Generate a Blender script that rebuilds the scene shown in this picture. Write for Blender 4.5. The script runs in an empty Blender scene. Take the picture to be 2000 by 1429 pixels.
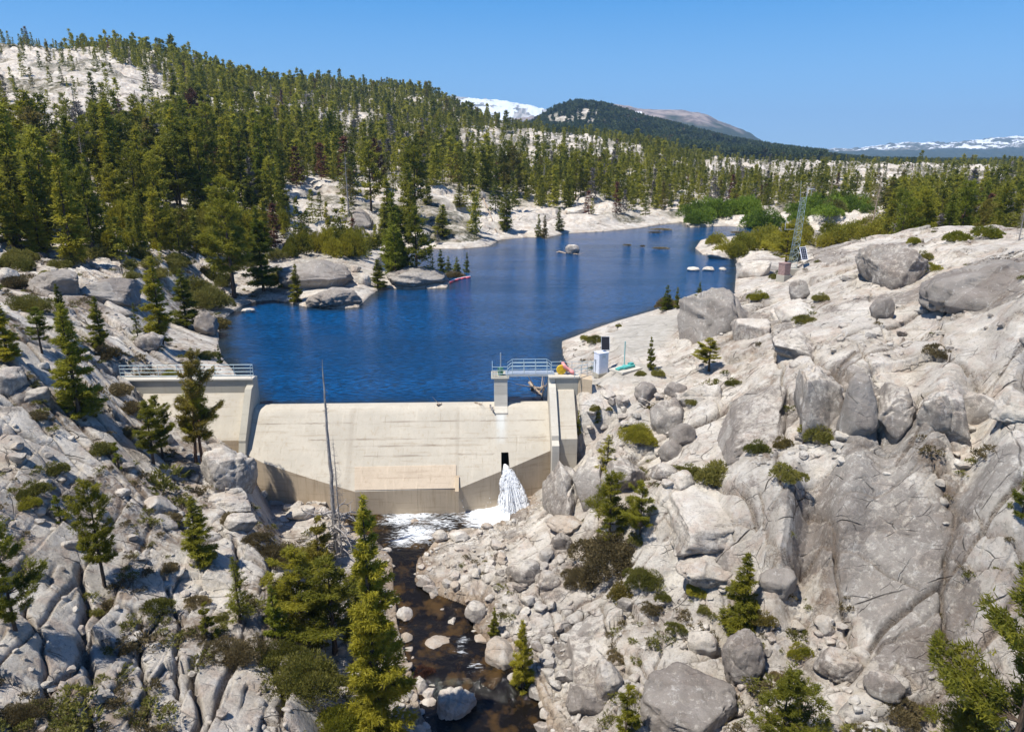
import bpy, bmesh, math, random
import numpy as np
from mathutils import Vector, Matrix
C = bpy.context.scene.collection
R = math.radians
# ------------------------------------------------------------------ camera, sky, sun, exposure
FPX = 1400.0            # focal length in photo pixels (photo 2000 x 1429)
PITCH = R(16.5)
CAMZ = 21.0
cam_d = bpy.data.cameras.new('camera'); cam = bpy.data.objects.new('camera', cam_d); C.objects.link(cam)
cam_d.sensor_fit = 'HORIZONTAL'; cam_d.sensor_width = 36; cam_d.lens = 36*FPX/2000
cam.location = (0, 0, CAMZ); cam.rotation_euler = (math.pi/2-PITCH, 0, 0)
cam_d.clip_start = 0.5; cam_d.clip_end = 40000
sc = bpy.context.scene; sc.camera = cam
SUN = Vector((-0.37, -0.20, 0.90)).normalized()      # towards the sun
sun_d = bpy.data.lights.new('sun', 'SUN'); sun_d.energy = 5.0; sun_d.angle = R(0.53); sun_d.color = (1.0, 0.955, 0.88)
sun = bpy.data.objects.new('sun', sun_d); C.objects.link(sun)
sun.rotation_euler = SUN.to_track_quat('Z', 'Y').to_euler()
w = bpy.data.worlds.new('World'); sc.world = w; w.use_nodes = True
wn = w.node_tree; bg = wn.nodes['Background']
sky = wn.nodes.new('ShaderNodeTexSky'); sky.sky_type = 'NISHITA'; sky.sun_disc = False
sky.sun_elevation = math.asin(SUN.z); sky.sun_rotation = math.atan2(SUN.x, SUN.y)
sky.altitude = 2000; sky.air_density = 1.3; sky.dust_density = 0.3; sky.ozone_density = 2.0
# clear mountain air: the Nishita sky tinted to the deep blue of the day, paler towards the horizon
tc = wn.nodes.new('ShaderNodeTexCoord'); sx = wn.nodes.new('ShaderNodeSeparateXYZ'); wn.links.new(tc.outputs['Generated'], sx.inputs[0])
cr = wn.nodes.new('ShaderNodeValToRGB'); wn.links.new(sx.outputs[2], cr.inputs[0])
e_c = cr.color_ramp.elements; e_c[0].position = 0.0; e_c[0].color = (.29, .54, .82, 1); e_c[1].position = .9; e_c[1].color = (.014, .055, .20, 1)
for p_, c_ in ((.07, (.155, .40, .74)), (.19, (.028, .250, .63)), (.40, (.022, .14, .46))): q_ = e_c.new(p_); q_.color = (*c_, 1)
sm = wn.nodes.new('ShaderNodeMix'); sm.data_type = 'RGBA'; sm.blend_type = 'MIX'; sm.inputs[0].default_value = .90
gm_ = wn.nodes.new('ShaderNodeMix'); gm_.data_type = 'RGBA'; gm_.blend_type = 'MULTIPLY'; gm_.inputs[0].default_value = 1.0; gm_.inputs[7].default_value = (8.0, 8.0, 8.0, 1); gm_.clamp_result = False
wn.links.new(cr.outputs[0], gm_.inputs[6]); wn.links.new(sky.outputs[0], sm.inputs[6]); wn.links.new(gm_.outputs[2], sm.inputs[7])
wn.links.new(sm.outputs[2], bg.inputs[0]); bg.inputs[1].default_value = 0.12
sc.view_settings.view_transform = 'Standard'; sc.view_settings.look = 'None'
sc.view_settings.exposure = 0.47; sc.view_settings.gamma = 1.0
sc.cycles.max_bounces = 5; sc.cycles.diffuse_bounces = 3; sc.cycles.glossy_bounces = 2
sc.cycles.transmission_bounces = 2; sc.cycles.transparent_max_bounces = 8; sc.cycles.volume_bounces = 0
sc.cycles.caustics_reflective = False; sc.cycles.caustics_refractive = False

# ------------------------------------------------------------------ photo pixel -> ray helpers (used only to measure where things stand)
cp, sp = math.cos(PITCH), math.sin(PITCH)
def ray(px, py):
    a = (px-1000)/FPX; b = (714.5-py)/FPX
    dy = cp+b*sp; dz = -sp+b*cp
    return a/dy, dz/dy                 # x per metre of Y, rise per metre of Y
def Pz(px, py, z):
    u, t = ray(px, py); Y = (z-CAMZ)/t
    return Vector((u*Y, Y, z))
def PY(px, py, Y):
    u, t = ray(px, py); return Vector((u*Y, Y, CAMZ+t*Y))
def depth(p): return p[1]*cp+(CAMZ-p[2])*sp
def mpp(p): return depth(p)/FPX        # metres per photo pixel at p

# ------------------------------------------------------------------ numpy noise
def _h(i, j, s):
    n = (i*374761393+j*668265263+s*2147483647+s*s*97) & 0xffffffff
    n = ((n ^ (n >> 13))*1274126177) & 0xffffffff
    n = (n ^ (n >> 16)) & 0xffffffff
    n = (n*2246822519) & 0xffffffff
    return ((n ^ (n >> 15)) & 0xffffff)/float(0xffffff)
def vn(x, y, s=0):
    xi = np.floor(x).astype(np.int64); yi = np.floor(y).astype(np.int64)
    fx = x-xi; fy = y-yi
    ux = fx*fx*fx*(fx*(fx*6-15)+10); uy = fy*fy*fy*(fy*(fy*6-15)+10)
    def g(a, b, dx, dy):
        th = _h(a, b, s)*6.2831853
        return np.cos(th)*dx+np.sin(th)*dy
    n0 = g(xi, yi, fx, fy)*(1-ux)+g(xi+1, yi, fx-1, fy)*ux
    n1 = g(xi, yi+1, fx, fy-1)*(1-ux)+g(xi+1, yi+1, fx-1, fy-1)*ux
    return (n0*(1-uy)+n1*uy)*1.5       # about -1..1
def fbm(x, y, s=0, o=4, g=0.5, l=2.03):
    r = 0; a = 1.0
    for k in range(o):
        r = r+a*vn(x, y, s+k*17); x = x*l+13.7; y = y*l-7.1; a *= g
    return r
def voro(x, y, s=0, jit=0.95):
    xi = np.floor(x).astype(np.int64); yi = np.floor(y).astype(np.int64)
    f1 = np.full(x.shape, 9.0); f2 = np.full(x.shape, 9.0)
    idv = np.zeros(x.shape); cx = np.zeros(x.shape); cy = np.zeros(x.shape)
    for di in (-1, 0, 1):
        for dj in (-1, 0, 1):
            a = xi+di; b = yi+dj
            px = a+0.5+(_h(a, b, s)-0.5)*jit; py = b+0.5+(_h(a, b, s+91)-0.5)*jit
            d = np.hypot(px-x, py-y)
            near = d < f1
            f2 = np.where(near, f1, np.minimum(f2, d))
            idv = np.where(near, _h(a, b, s+55), idv)
            cx = np.where(near, px, cx); cy = np.where(near, py, cy)
            f1 = np.where(near, d, f1)
    return f1, f2, idv, x-cx, y-cy
def sstep(a, b, x):
    t = np.clip((x-a)/(b-a), 0, 1); return t*t*(3-2*t)
def sdist(px, py, poly):
    """distance to polygon edge, negative inside"""
    best = np.full(px.shape, 1e18); ins = np.zeros(px.shape, bool); n = len(poly)
    for i in range(n):
        x0, y0 = poly[i]; x1, y1 = poly[(i+1) % n]
        ex, ey = x1-x0, y1-y0; L = ex*ex+ey*ey+1e-12
        t = np.clip(((px-x0)*ex+(py-y0)*ey)/L, 0, 1)
        d = (px-x0-t*ex)**2+(py-y0-t*ey)**2
        best = np.minimum(best, d)
        c = ((y0 > py) != (y1 > py)) & (px < (x1-x0)*(py-y0)/((y1-y0) if y1 != y0 else 1e-12)+x0)
        ins ^= c
    b = np.sqrt(best)
    return np.where(ins, -b, b)

# ------------------------------------------------------------------ dam frame
DL = Pz(500, 793, 0.1); DR = Pz(1070, 787, 0.1)
DS = (DR-DL); DLEN = math.hypot(DS.x, DS.y); DS = Vector((DS.x, DS.y, 0)).normalized(); DN = Vector((DS.y, -DS.x, 0))
def dam(s, n, z): return DL+DS*s+DN*n+Vector((0, 0, z-DL.z))
def dam_sn(x, y):
    ex = x-DL.x; ey = y-DL.y
    return ex*DS.x+ey*DS.y, ex*DN.x+ey*DN.y
PROF = [(0.0, 0.0), (0.3, 0.02), (0.55, 0.10), (0.8, 0.26), (1.0, 0.44)]
SL = 0.92
def prof_n(d):
    for (n0, d0), (n1, d1) in zip(PROF, PROF[1:]):
        if d <= d1: return n0+(n1-n0)*(d-d0)/(d1-d0)
    return 1.0+SL*(d-.44)
def face_hit(px, py):
    """(s, d) where the photo ray meets the spillway face"""
    u, t = ray(px, py); lo, hi = 0.0, 9.0
    for _ in range(50):
        d = (lo+hi)/2; n = prof_n(d); z = 0.1-d; Y = (z-CAMZ)/t
        s_, n_ = dam_sn(u*Y, Y)
        if n_ > n: lo = d      # the ray at this drop is still in front of the face
        else: hi = d
    return s_, d
# ------------------------------------------------------------------ terrain control points: (px, py, value, 'z' height or 'Y' distance)
K = []
def kz(*a):
    for i in range(0, len(a), 3): K.append((a[i], a[i+1], a[i+2], 'z'))
def kY(*a):
    for i in range(0, len(a), 3): K.append((a[i], a[i+1], a[i+2], 'Y'))
# left bank
kz(0,520,9, 0,560,9, 0,600,9, 0,660,8.3, 0,735,6.3, 0,820,4.8, 0,900,3, 0,1000,1.6, 0,1100,.2, 0,1200,-.6, 0,1300,-1.4, 0,1429,-2,
   -500,520,14, -500,700,11, -500,900,8, -500,1150,4, -500,1429,1.5,
   150,560,7.8, 150,650,6.2, 150,735,4.9, 150,820,3, 200,900,1.2, 200,1020,-.8, 200,1140,-2.4, 200,1280,-3.2, 200,1429,-3.8,
   250,560,6.3, 280,640,4.7, 255,728,2.9, 230,760,2.5, 330,650,3.6, 380,640,2.2, 330,720,2.4, 420,720,.8, 330,800,.2, 330,860,-.8, 400,800,-.2, 420,850,-1.9, 440,885,-2.3,
   400,930,-2.2, 470,900,-3.0, 488,950,-3.2, 400,1010,-3.2, 480,1020,-4.0, 400,1100,-4.0, 495,1090,-4.6, 400,1250,-4.8, 520,1200,-5.2, 400,1429,-5.0, 540,1330,-5.9, 570,1429,-6.1,
   508,930,-6.0, 525,1000,-7.0, 600,985,-6.9, 560,1060,-7.2, 640,1050,-7.4, 600,1150,-7.8, 620,1250,-8.1, 660,1350,-8.7, 680,1429,-9.0)
# stream and dam foot
kz(700,1000,-7.4, 900,985,-7.0, 940,965,-6.7, 1030,960,-6.4, 1000,1010,-7.2, 1030,925,-5.6, 1060,900,-4.7, 850,1030,-7.5, 800,1150,-8.2, 900,1250,-8.9, 950,1350,-9.5, 1000,1429,-9.8, 800,1429,-9.6)
# right bank low
kz(860,1090,-7.6, 950,1060,-7.0, 950,1150,-7.5, 1050,1030,-6.4, 1050,1130,-7.0, 1000,1230,-8.3, 1100,960,-4.6, 1080,910,-4.1, 1150,870,-2.2, 1150,940,-3.3, 1150,1030,-5.2, 1200,1100,-5.6,
   1150,800,.4, 1130,755,1.6, 1250,860,-1.0, 1250,800,.9, 1200,950,-2.6, 1300,930,-1.4, 1330,1080,-3.9, 1250,1200,-6.1, 1100,1250,-8.0, 1100,1330,-8.5, 1100,1429,-8.9, 1200,1300,-7.0, 1200,1429,-7.7,
   1350,1200,-5.3, 1350,1320,-6.2, 1350,1429,-6.7, 1450,1150,-4.1, 1500,1250,-4.9, 1500,1429,-6.0, 1650,1330,-4.6, 1700,1429,-5.0, 1850,1400,-4.6, 2000,1429,-4.0, 2500,1429,-2.0, 2500,1100,3.5, 2500,800,9)
# right bank slabs and hill
kz(1310,960,-.6, 1310,1060,-3.4, 1450,950,.9, 1450,1050,-1.4, 1550,880,2.4, 1550,1000,.9, 1550,1100,-2.4, 1400,850,.9, 1350,780,1.9, 1450,830,2.0, 1420,740,3.2,
   1650,980,1.6, 1650,1200,-3.4, 1750,950,2.4, 1750,1150,-1.6, 1850,1100,.1, 1850,1300,-3.5, 2000,1000,3.6, 2000,1200,-.6, 1900,900,4.0,
   1600,850,3.4, 1750,850,4.0, 1900,830,4.9, 2000,820,5.6, 1600,740,5.6, 1700,755,6.1, 1850,770,6.9, 2000,775,7.6,
   1500,700,5.0, 1600,650,7.0, 1750,650,7.9, 1900,650,9.0, 2000,650,10, 1500,620,6.0, 1600,570,8.0, 1750,570,9.5, 1900,570,10.8, 2000,560,12,
   1330,660,3.2, 1350,720,2.9, 1420,650,4.7, 1400,580,5.4, 1440,525,5.2, 1480,505,6.2, 1540,510,7.3, 1640,490,8.6, 1700,470,10.0, 1800,455,11.4, 1880,445,12.4, 2000,450,13.4, 2500,480,15,
   1290,610,2.0, 1240,640,2.3, 1200,690,2.2, 1240,725,2.2, 1180,735,2.2, 1300,720,2.4, 1340,600,3.0, 1120,700,1.2)
# behind the right hill, back down to the lake level
for x, y in ((36, 112), (50, 112), (64, 110), (80, 105)): K.append(('w', x, y, 2.5 if x < 60 else 6))
for x, y in ((40, 128), (60, 130), (85, 132), (105, 130), (60, 155), (90, 160), (115, 165), (40, 105), (33, 100)): K.append(('w', x, y, .9 if x < 80 else 4.5))
# benches and knolls beyond
kY(300,500,100, 120,500,92, 455,578,105, 550,508,128, 700,505,138, 640,530,122, 700,545,116)
kY(600,378,190, 690,372,205, 780,372,215, 900,378,222, 600,430,165, 700,430,172, 800,430,180, 900,440,186, 1000,420,215, 1100,420,225, 1200,410,236, 1250,435,222, 650,455,160, 760,470,166)
kY(0,400,115, 0,330,150, 0,250,210, 0,200,260, 0,140,340, 0,100,400, 0,88,440, 0,150,620, -500,300,150, -500,100,260, -500,10,420, -500,100,600,
   200,400,130, 200,300,190, 200,220,250, 200,150,340, 200,110,420, 200,86,520, 200,160,720,
   100,90,480, 300,98,540, 300,200,300, 300,300,210, 400,400,150, 400,300,230, 400,230,300, 400,160,440, 400,124,580, 400,200,800,
   500,400,160, 500,300,250, 500,220,370, 500,162,600, 500,220,850, 600,300,290, 600,230,400, 600,180,560, 600,160,760, 600,230,1000,
   700,320,290, 700,250,400, 700,200,600, 700,162,800, 700,230,1050, 800,330,300, 800,260,440, 800,215,650, 800,178,850, 800,250,1100,
   870,205,850, 870,260,1100, 950,238,830, 950,265,1050, 900,320,330, 900,268,480, 1000,300,420, 1000,262,700)
kY(1100,380,280, 1100,330,370, 1100,290,520, 1100,268,750, 1250,380,290, 1250,330,400, 1250,300,560, 1250,285,800, 1400,400,260, 1400,345,420, 1400,325,650, 1400,314,900,
   1550,400,260, 1550,350,420, 1550,328,600, 1550,320,900, 1700,400,250, 1700,350,400, 1700,334,540, 1700,324,900, 1850,395,250, 1850,350,400, 1850,334,560, 1850,328,900,
   2000,390,250, 2000,345,420, 2000,336,620, 2000,330,900, 2500,380,300, 2500,330,900)
for px, py in ((1000,274),(1040,250),(1080,222),(1130,210),(1180,214),(1240,232),(1300,248),(1350,256),(1400,272),(1450,283),(1500,292),(1560,300),(1620,306),(1700,313),(1850,320),(2000,322),(2500,322)):
    kY(px, py, 1800); kY(px, 328, 3000)
kY(1040,275,1250, 1130,250,1400, 1240,262,1400, 1400,296,1300, 1550,308,1300, 1700,318,1400, 2000,326,1400)
for px, py in ((700,240),(1000,225),(1100,215),(1160,202),(1190,199),(1240,202),(1250,208),(1300,210),(1360,212),(1390,218),(1400,232),(1450,247),(1500,276),(1560,292),(1650,300),(2000,308),(2500,308)):
    kY(px, py+8, 4600); kY(px, 300, 5800)
for px, py in ((-500,260),(400,250),(700,215),(800,187),(855,180),(880,186),(940,190),(1000,196),(1040,205),(1100,214),(1200,240),(1400,280),(1500,290),(1600,294),(1680,291),(1720,286),(1790,279),(1850,281),(1900,276),(1960,269),(2000,268),(2300,262),(2600,270)):
    kY(px, py+(4 if px < 1150 else 0), 9000); kY(px, 306, 13000)
for px in (-500, 0, 300, 600, 800): kY(px, 280, 1500); kY(px, 280, 3000); kY(px, 290, 5000)
K = [(k[0], k[1]+11, k[2], k[3]) if (k[3] == 'Y' and k[0] < 720 and 380 <= k[2] <= 860) else k for k in K]
pts = []
for k in K:
    if k[0] == 'w': pts.append((k[1]/k[2], math.log(k[2]), (k[3]-CAMZ)/k[2])); continue
    u, t = ray(k[0], k[1])
    Y = (k[2]-CAMZ)/t if k[3] == 'z' else k[2]
    pts.append((u, math.log(Y), t))
for x, y, z in ((-20,12,-1),(-8,14,-7),(0,16,-10.5),(6,14,-9),(18,12,-6),(-14,20,-3.5),(14,20,-7)): pts.append((x/y, math.log(y), (z-CAMZ)/y))
pts = np.array(pts)
VS, MQ = 0.42, 0.035
def mqk(du, dv): return np.sqrt(du*du+(dv*VS)**2+MQ*MQ)
A = mqk(pts[:, None, 0]-pts[None, :, 0], pts[:, None, 1]-pts[None, :, 1])
n = len(pts); M_ = np.zeros((n+1, n+1)); M_[:n, :n] = A-np.eye(n)*0.0008; M_[:n, n] = 1; M_[n, :n] = 1
wt = np.linalg.solve(M_, np.append(pts[:, 2], 0))
gu = np.linspace(-1.6, 1.6, 330); gv = np.linspace(math.log(9), math.log(14000), 520)
GT = np.zeros((len(gv), len(gu)))
for i in range(n): GT += wt[i]*mqk(gu[None, :]-pts[i, 0], gv[:, None]-pts[i, 1])
GT += wt[n]
def bilin(grid, ax, ay, u, v):
    fu = np.clip((u-ax[0])/(ax[1]-ax[0]), 0, len(ax)-1.001); fv = np.clip((v-ay[0])/(ay[1]-ay[0]), 0, len(ay)-1.001)
    i = fu.astype(int); j = fv.astype(int); a = fu-i; b = fv-j
    return (grid[j, i]*(1-a)*(1-b)+grid[j, i+1]*a*(1-b)+grid[j+1, i]*(1-a)*b+grid[j+1, i+1]*a*b)
def H0(x, y):
    y = np.maximum(y, 9.0)
    return CAMZ+y*bilin(GT, gu, gv, x/y, np.log(y))

def ground0(px, py, ymax=1e9):
    u, t = ray(px, py); i = (u-gu[0])/(gu[1]-gu[0]); k = int(i); a = i-k; col = GT[:, k]*(1-a)+GT[:, k+1]*a; Yv = np.exp(gv)
    ok = np.nonzero((col >= t) & (Yv < ymax))[0]; j = ok[0] if len(ok) else len(Yv)-1
    Y = Yv[j] if j == 0 or col[j] == col[j-1] else Yv[j-1]+(Yv[j]-Yv[j-1])*(t-col[j-1])/(col[j]-col[j-1])
    return u*Y, Y
# the long open joints of the big right-hand slabs, the scarp and the left bank, as measured in the photo: (width, depth, points)
JOINTS = [(.16,.55,[(1520,880),(1535,950),(1600,1000),(1630,1060),(1642,1140),(1652,1200),(1668,1260)]), (.22,.7,[(1632,1075),(1590,1085),(1530,1100)]), (.10,.35,[(1636,1075),(1690,1085),(1740,1112),(1800,1150)]),
 (.20,.75,[(1795,850),(1830,930),(1868,1000),(1856,1080),(1852,1180),(1856,1280),(1855,1400)]), (.14,.5,[(1868,985),(1930,1040),(2000,1110),(2080,1190)]), (.10,.4,[(1855,1070),(1920,1110),(1990,1140)]),
 (.12,.45,[(1480,955),(1500,1010),(1515,1080),(1512,1130)]), (.10,.35,[(1300,1010),(1350,1030),(1420,1020),(1490,1005)]), (.10,.35,[(1390,960),(1400,1010),(1430,1040)]), (.08,.3,[(1640,980),(1720,955),(1790,915)]),
 (.20,.6,[(1560,655),(1600,700),(1650,750),(1700,800),(1720,850)]), (.14,.5,[(1500,640),(1520,700),(1535,760),(1540,850)]), (.10,.35,[(1430,690),(1500,665),(1560,655)]), (.10,.35,[(1560,700),(1640,650),(1690,700),(1720,740)]),
 (.12,.45,[(1620,765),(1720,770),(1850,758),(2000,765)]), (.16,.6,[(1560,862),(1700,868),(1850,842),(2000,828)]), (.10,.4,[(1700,890),(1760,905),(1800,870)]), (.08,.3,[(1400,860),(1470,800),(1540,770)]), (.09,.3,[(1850,1180),(1780,1230),(1700,1290)]),
 (.12,.4,[(1170,1180),(1200,1240),(1190,1300)]), (.10,.35,[(1240,1180),(1300,1230),(1290,1300),(1340,1330)]), (.08,.3,[(1700,570),(1720,640),(1760,700)]), (.08,.3,[(1850,600),(1840,680),(1900,740)]),
 (.20,.7,[(0,590),(120,620),(240,660),(330,700),(420,738)]), (.20,.7,[(0,650),(140,690),(230,730)]), (.18,.6,[(0,780),(110,800),(220,850),(330,900)]), (.16,.6,[(0,850),(120,880),(230,930)]), (.2,.7,[(20,960),(120,1010),(230,1060)]),
 (.22,.8,[(150,1090),(165,1200),(170,1300),(168,1429)]), (.2,.8,[(385,1290),(380,1360),(382,1429)]), (.16,.6,[(260,1180),(275,1290),(290,1429)]), (.16,.6,[(330,1120),(350,1250),(345,1350)]), (.14,.5,[(60,1180),(85,1290),(95,1429)]), (.2,.7,[(455,1050),(470,1150),(510,1240),(545,1330),(560,1429)])]
JOINTS = [(w_, d_, [ground0(a, b, 95) for a, b in l]) for w_, d_, l in JOINTS]
def pdist(px, py, pl):
    best = np.full(px.shape, 1e18)
    for (x0, y0), (x1, y1) in zip(pl, pl[1:]):
        ex, ey = x1-x0, y1-y0; L = ex*ex+ey*ey+1e-12
        t = np.clip(((px-x0)*ex+(py-y0)*ey)/L, 0, 1); best = np.minimum(best, (px-x0-t*ex)**2+(py-y0-t*ey)**2)
    return np.sqrt(best)
def poly_px(l, z=0.0): return [tuple(Pz(a, b, z)[:2]) for a, b in l]
LAKE = poly_px([(486,795),(470,745),(452,720),(434,700),(427,672),(428,645),(440,620),(468,600),(500,588),(535,586),(560,590),(600,600),(650,603),(700,600),(722,578),(745,562),(800,564),(872,562),(880,550),(850,546),(800,535),(750,538),(728,528),
    (738,505),(775,486),(820,485),(900,486),(955,481),(978,468),(1030,463),(1070,464),(1100,456),(1180,452),(1250,445),(1290,438),(1335,434),(1348,444),(1420,441),(1500,447),(1600,450),(1660,452),(1665,462),(1560,466),(1480,466),(1400,468),(1368,470),(1358,485),(1372,497),(1420,502),(1440,508)]) \
    + [(34, 108), (33, 98)] + poly_px([(1395,572),(1330,592),(1290,604),(1200,630),(1165,642),(1120,660),(1098,668),(1098,690),(1112,720),(1100,745),(1072,792)])
def stz(Y): return np.interp(Y, [24, 31, 34.5, 36, 41, 44, 48, 56], [-10.2, -9.9, -9.7, -9.15, -8.85, -8.2, -7.6, -7.35])
def Pst(px, py):
    z = -8.0
    for _ in range(20): z = float(stz(Pz(px, py, z).y))
    return Pz(px, py, z)
STREAM = [tuple(Pst(a, b)[:2]) for a, b in [(640,978),(700,962),(890,955),(905,972),(960,962),(985,940),(1005,945),(1022,980),(1028,1000),(990,1022),(950,1035),(880,1045),(845,1062),(832,1080),(815,1100),(810,1135),(850,1158),(880,1170),(905,1180),(940,1190),(925,1225),(955,1262),(1000,1290),(1040,1335),(1060,1380),(1070,1429),(1085,1520),
    (860,1520),(850,1440),(820,1390),(812,1340),(790,1280),(775,1220),(770,1150),(765,1090),(730,1050),(690,1040),(650,1010)]]
STREAM_C = np.array(STREAM)

# ------------------------------------------------------------------ terrain detail, all functions of world x, y
def ell(x, y, cx, cy, rx, ry, a=0.0):
    c, s_ = math.cos(a), math.sin(a); dx = x-cx; dy = y-cy
    return np.sqrt(((dx*c+dy*s_)/rx)**2+((-dx*s_+dy*c)/ry)**2)
def blocks(x, y, ang, lx, ly, s, tilt, off, crack, cw, warp=0.35, bulge=0.0):
    """fractured granite: cells elongated along ang, each lifted and tilted, with open joints"""
    c, sn = math.cos(ang), math.sin(ang)
    xr = (x*c+y*sn)/lx; yr = (-x*sn+y*c)/ly
    xr = xr+warp*vn(x/lx*0.8, y/lx*0.8, s+5); yr = yr+warp*vn(x/lx*0.8+31, y/lx*0.8, s+6)
    f1, f2, idv, dx, dy = voro(xr, yr, s)
    a = (idv*7.13) % 1-0.5; b = (idv*13.71) % 1-0.5
    e = f2-f1
    h = off*(idv-0.5)*2+tilt*(a*dx*lx+b*dy*ly)*2 - crack*np.exp(-(e/cw)**2)+bulge*sstep(0.0, 0.5, e)
    return h, e, idv
def _cut(v, s, jit):
    j = np.floor(v).astype(np.int64)
    b0 = j+jit*(_h(j, 0*j, s)-.5); j = np.where(v < b0, j-1, j)
    b1 = j+1+jit*(_h(j+1, 0*j, s)-.5); j = np.where(v > b1, j+1, j)
    b0 = j+jit*(_h(j, 0*j, s)-.5); b1 = j+1+jit*(_h(j+1, 0*j, s)-.5)
    return j, v-b0, b1-v
def strata(x, y, ang, lx, ly, s, off, tilt, gap, gw, warp, rnd=.0, rr=.4):
    """jointed granite: long parallel joints, cross joints offset from strip to strip, each block lifted and tilted a little"""
    c, sn = math.cos(ang), math.sin(ang)
    xr = x*c+y*sn; yr = -x*sn+y*c
    yr = yr+warp*ly*fbm(x/(lx*1.3), y/(lx*1.3), s+5, 3); xr = xr+warp*lx*.6*fbm(x/(lx*1.1)+9, y/(lx*1.1), s+6, 3)
    j, dv0, dv1 = _cut(yr/ly, s, .9)
    u = xr/lx*(.65+.8*_h(j, j, s+1))+17*_h(j, j, s+2)
    i, du0, du1 = _cut(u, s+3, .9)
    idv = _h(i, j, s+4)
    e1 = np.minimum(dv0, dv1)*ly; e2 = np.minimum(du0, du1)*lx
    open1 = .25+1.3*_h(np.where(dv0 < dv1, j, j+1), 0*j, s+8)**2; open2 = .15+1.0*_h(np.where(du0 < du1, i, i+1), j, s+9)**2
    g1 = np.exp(-(e1/(gw*open1+.03))**2)*open1; g2 = np.exp(-(e2/(gw*open2+.03))**2)*open2
    g = np.maximum(g1, g2); e = np.minimum(e1, e2)
    h = off*(idv-.5)*2+tilt*((((idv*7.13) % 1)-.5)*(du0-du1)*lx*.5+(((idv*13.7) % 1)-.5)*(dv0-dv1)*ly)-gap*g-rnd*np.exp(-e/rr)
    return h, g, idv
def terrain(x, y):
    z = H0(x, y); m = {}
    dS = sdist(x, y, STREAM)
    near = np.clip(1-(y-110)/60, 0, 1)
    z = np.where(y < 57, np.minimum(z, stz(y)+.25+.42*np.clip(dS, 0, 99)+np.clip(dS-2.5, 0, 99)*.6), z)
    left = sstep(-1.5, 1.5, (np.interp(y, [10, 30, 45, 52, 60, 110], [-9, -9.5, -13.5, -18, -20, -28])-x))
    right = 1-left
    low = 1-sstep(38, 46, y+2.5*vn(x/6, y/6, 77))
    h1, g1, i1 = strata(x, y, R(-27), 7.5, 1.5, 3, .22, .30, .34, .09, .22, .0, .25)
    h1b, g1b, i1b = strata(x, y, R(-22), 2.6, .7, 13, .10, .30, .12, .05, .22, .0, .1)
    h2, g2, i2 = strata(x, y, R(97), 7.0, 1.8, 23, .18, .26, .34, .09, .22, .0, .3)
    h2b, g2b, i2b = strata(x, y, R(100), 2.4, .8, 33, .09, .26, .10, .05, .25, .0, .1)
    brk = sstep(-.25, .35, fbm(x/5., y/5., 44, 3))
    hl = (h1+h1b*brk)*(1-low)+(h2+h2b*brk)*low
    gl = np.maximum(g1, g1b*.6*brk)*(1-low)+np.maximum(g2, g2b*.6*brk)*low
    il = i1*(1-low)+i2*low
    h3, g3, i3 = strata(x, y, R(12), 8.5, 4.6, 43, .22, .14, .45, .07, .3, .05, .35)
    h4, g4, i4 = strata(x, y, R(25), 2.6, 1.4, 53, .20, .34, .20, .06, .3, .02, .2)
    rough = sstep(-.05, .35, fbm(x/7.0, y/7.0, 40, 3))       # where the right bank is broken up
    lowr = sstep(0.0, 3.0, -z-2.5)*right
    rough = np.maximum(rough*.8, lowr)
    hr = h3*(1-.5*rough)+h4*(.06+.94*rough)
    gr = np.maximum(g3*(1-.4*rough), g4*(.15+.85*rough))
    hn = hl*left+hr*right
    en0 = (gl*left+gr*right)*1.25
    # rubble: small angular stones in gullies
    f1, f2, ids, _, _ = voro(x/.55+.3*vn(x, y, 2), y/.55, 31)
    stones = (ids*.24+.12*(1-f1))*sstep(.02, .16, f2-f1)
    g1_, g2_, idg, _, _ = voro(x/1.3, y/1.3+.3*vn(x, y, 3), 33)
    stones2 = (idg*.42+.24*(1-g1_))*sstep(.02, .16, g2_-g1_)
    rub = sstep(.16, .5, fbm(x/3.8, y/3.8, 60, 3)+.16*lowr-.10)
    gully = np.exp(-(np.clip(dS-.5, 0, 99)/2.6)**2)
    rub = np.clip(np.maximum(rub*(1-.75*left), gully*.9), 0, 1)*(y < 75)
    padm = 1-sstep(.75, 1.1, ell(x, y, *PAD))
    roadm = 1-sstep(.7, 1.15, ell(x, y, *ROAD))
    calm = np.maximum(padm, roadm)
    rub = rub*(1-calm)
    wx_ = .16*vn(x/.8, y/.8, 301)+.35*vn(x/3., y/3., 303); wy_ = .16*vn(x/.8, y/.8, 302)+.35*vn(x/3., y/3., 304); jg = np.zeros(x.shape)
    rw = np.nonzero(y[:, 0] < 100)[0] if y.ndim == 2 and y.shape[1] > 1 else slice(None)
    for jw, jd, jl in JOINTS:
        q_ = pdist((x+wx_)[rw], (y+wy_)[rw], jl); jg[rw] = np.maximum(jg[rw], jd*np.exp(-(q_/(jw*.75))**2)*1.3)
        hn[rw] = hn[rw]-jd*np.exp(-(q_/(jw*.8))**2)-.10*jd*np.exp(-q_/(jw*3.))
    hn = hn*(1-.55*rub)+(stones*.5+stones2*.35)*rub
    en = 1-np.clip(np.maximum(en0, jg*1.8), 0, 1)
    fine = fbm(x/1.6, y/1.6, 70, 6, .62)*.060+fbm(x/9., y/9., 71, 3)*.20
    hn = (hn+fine)*(1-.93*calm)
    # far ground: rounded granite domes and forest floor
    hf1, ef1, if1 = blocks(x, y, R(15), 22, 11, 41, .08, 1.0, 1.0, .06, .5, 1.4)
    hf2, ef2, if2 = blocks(x, y, R(40), 8, 5, 42, .10, .5, .7, .08, .4, .5)
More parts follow.
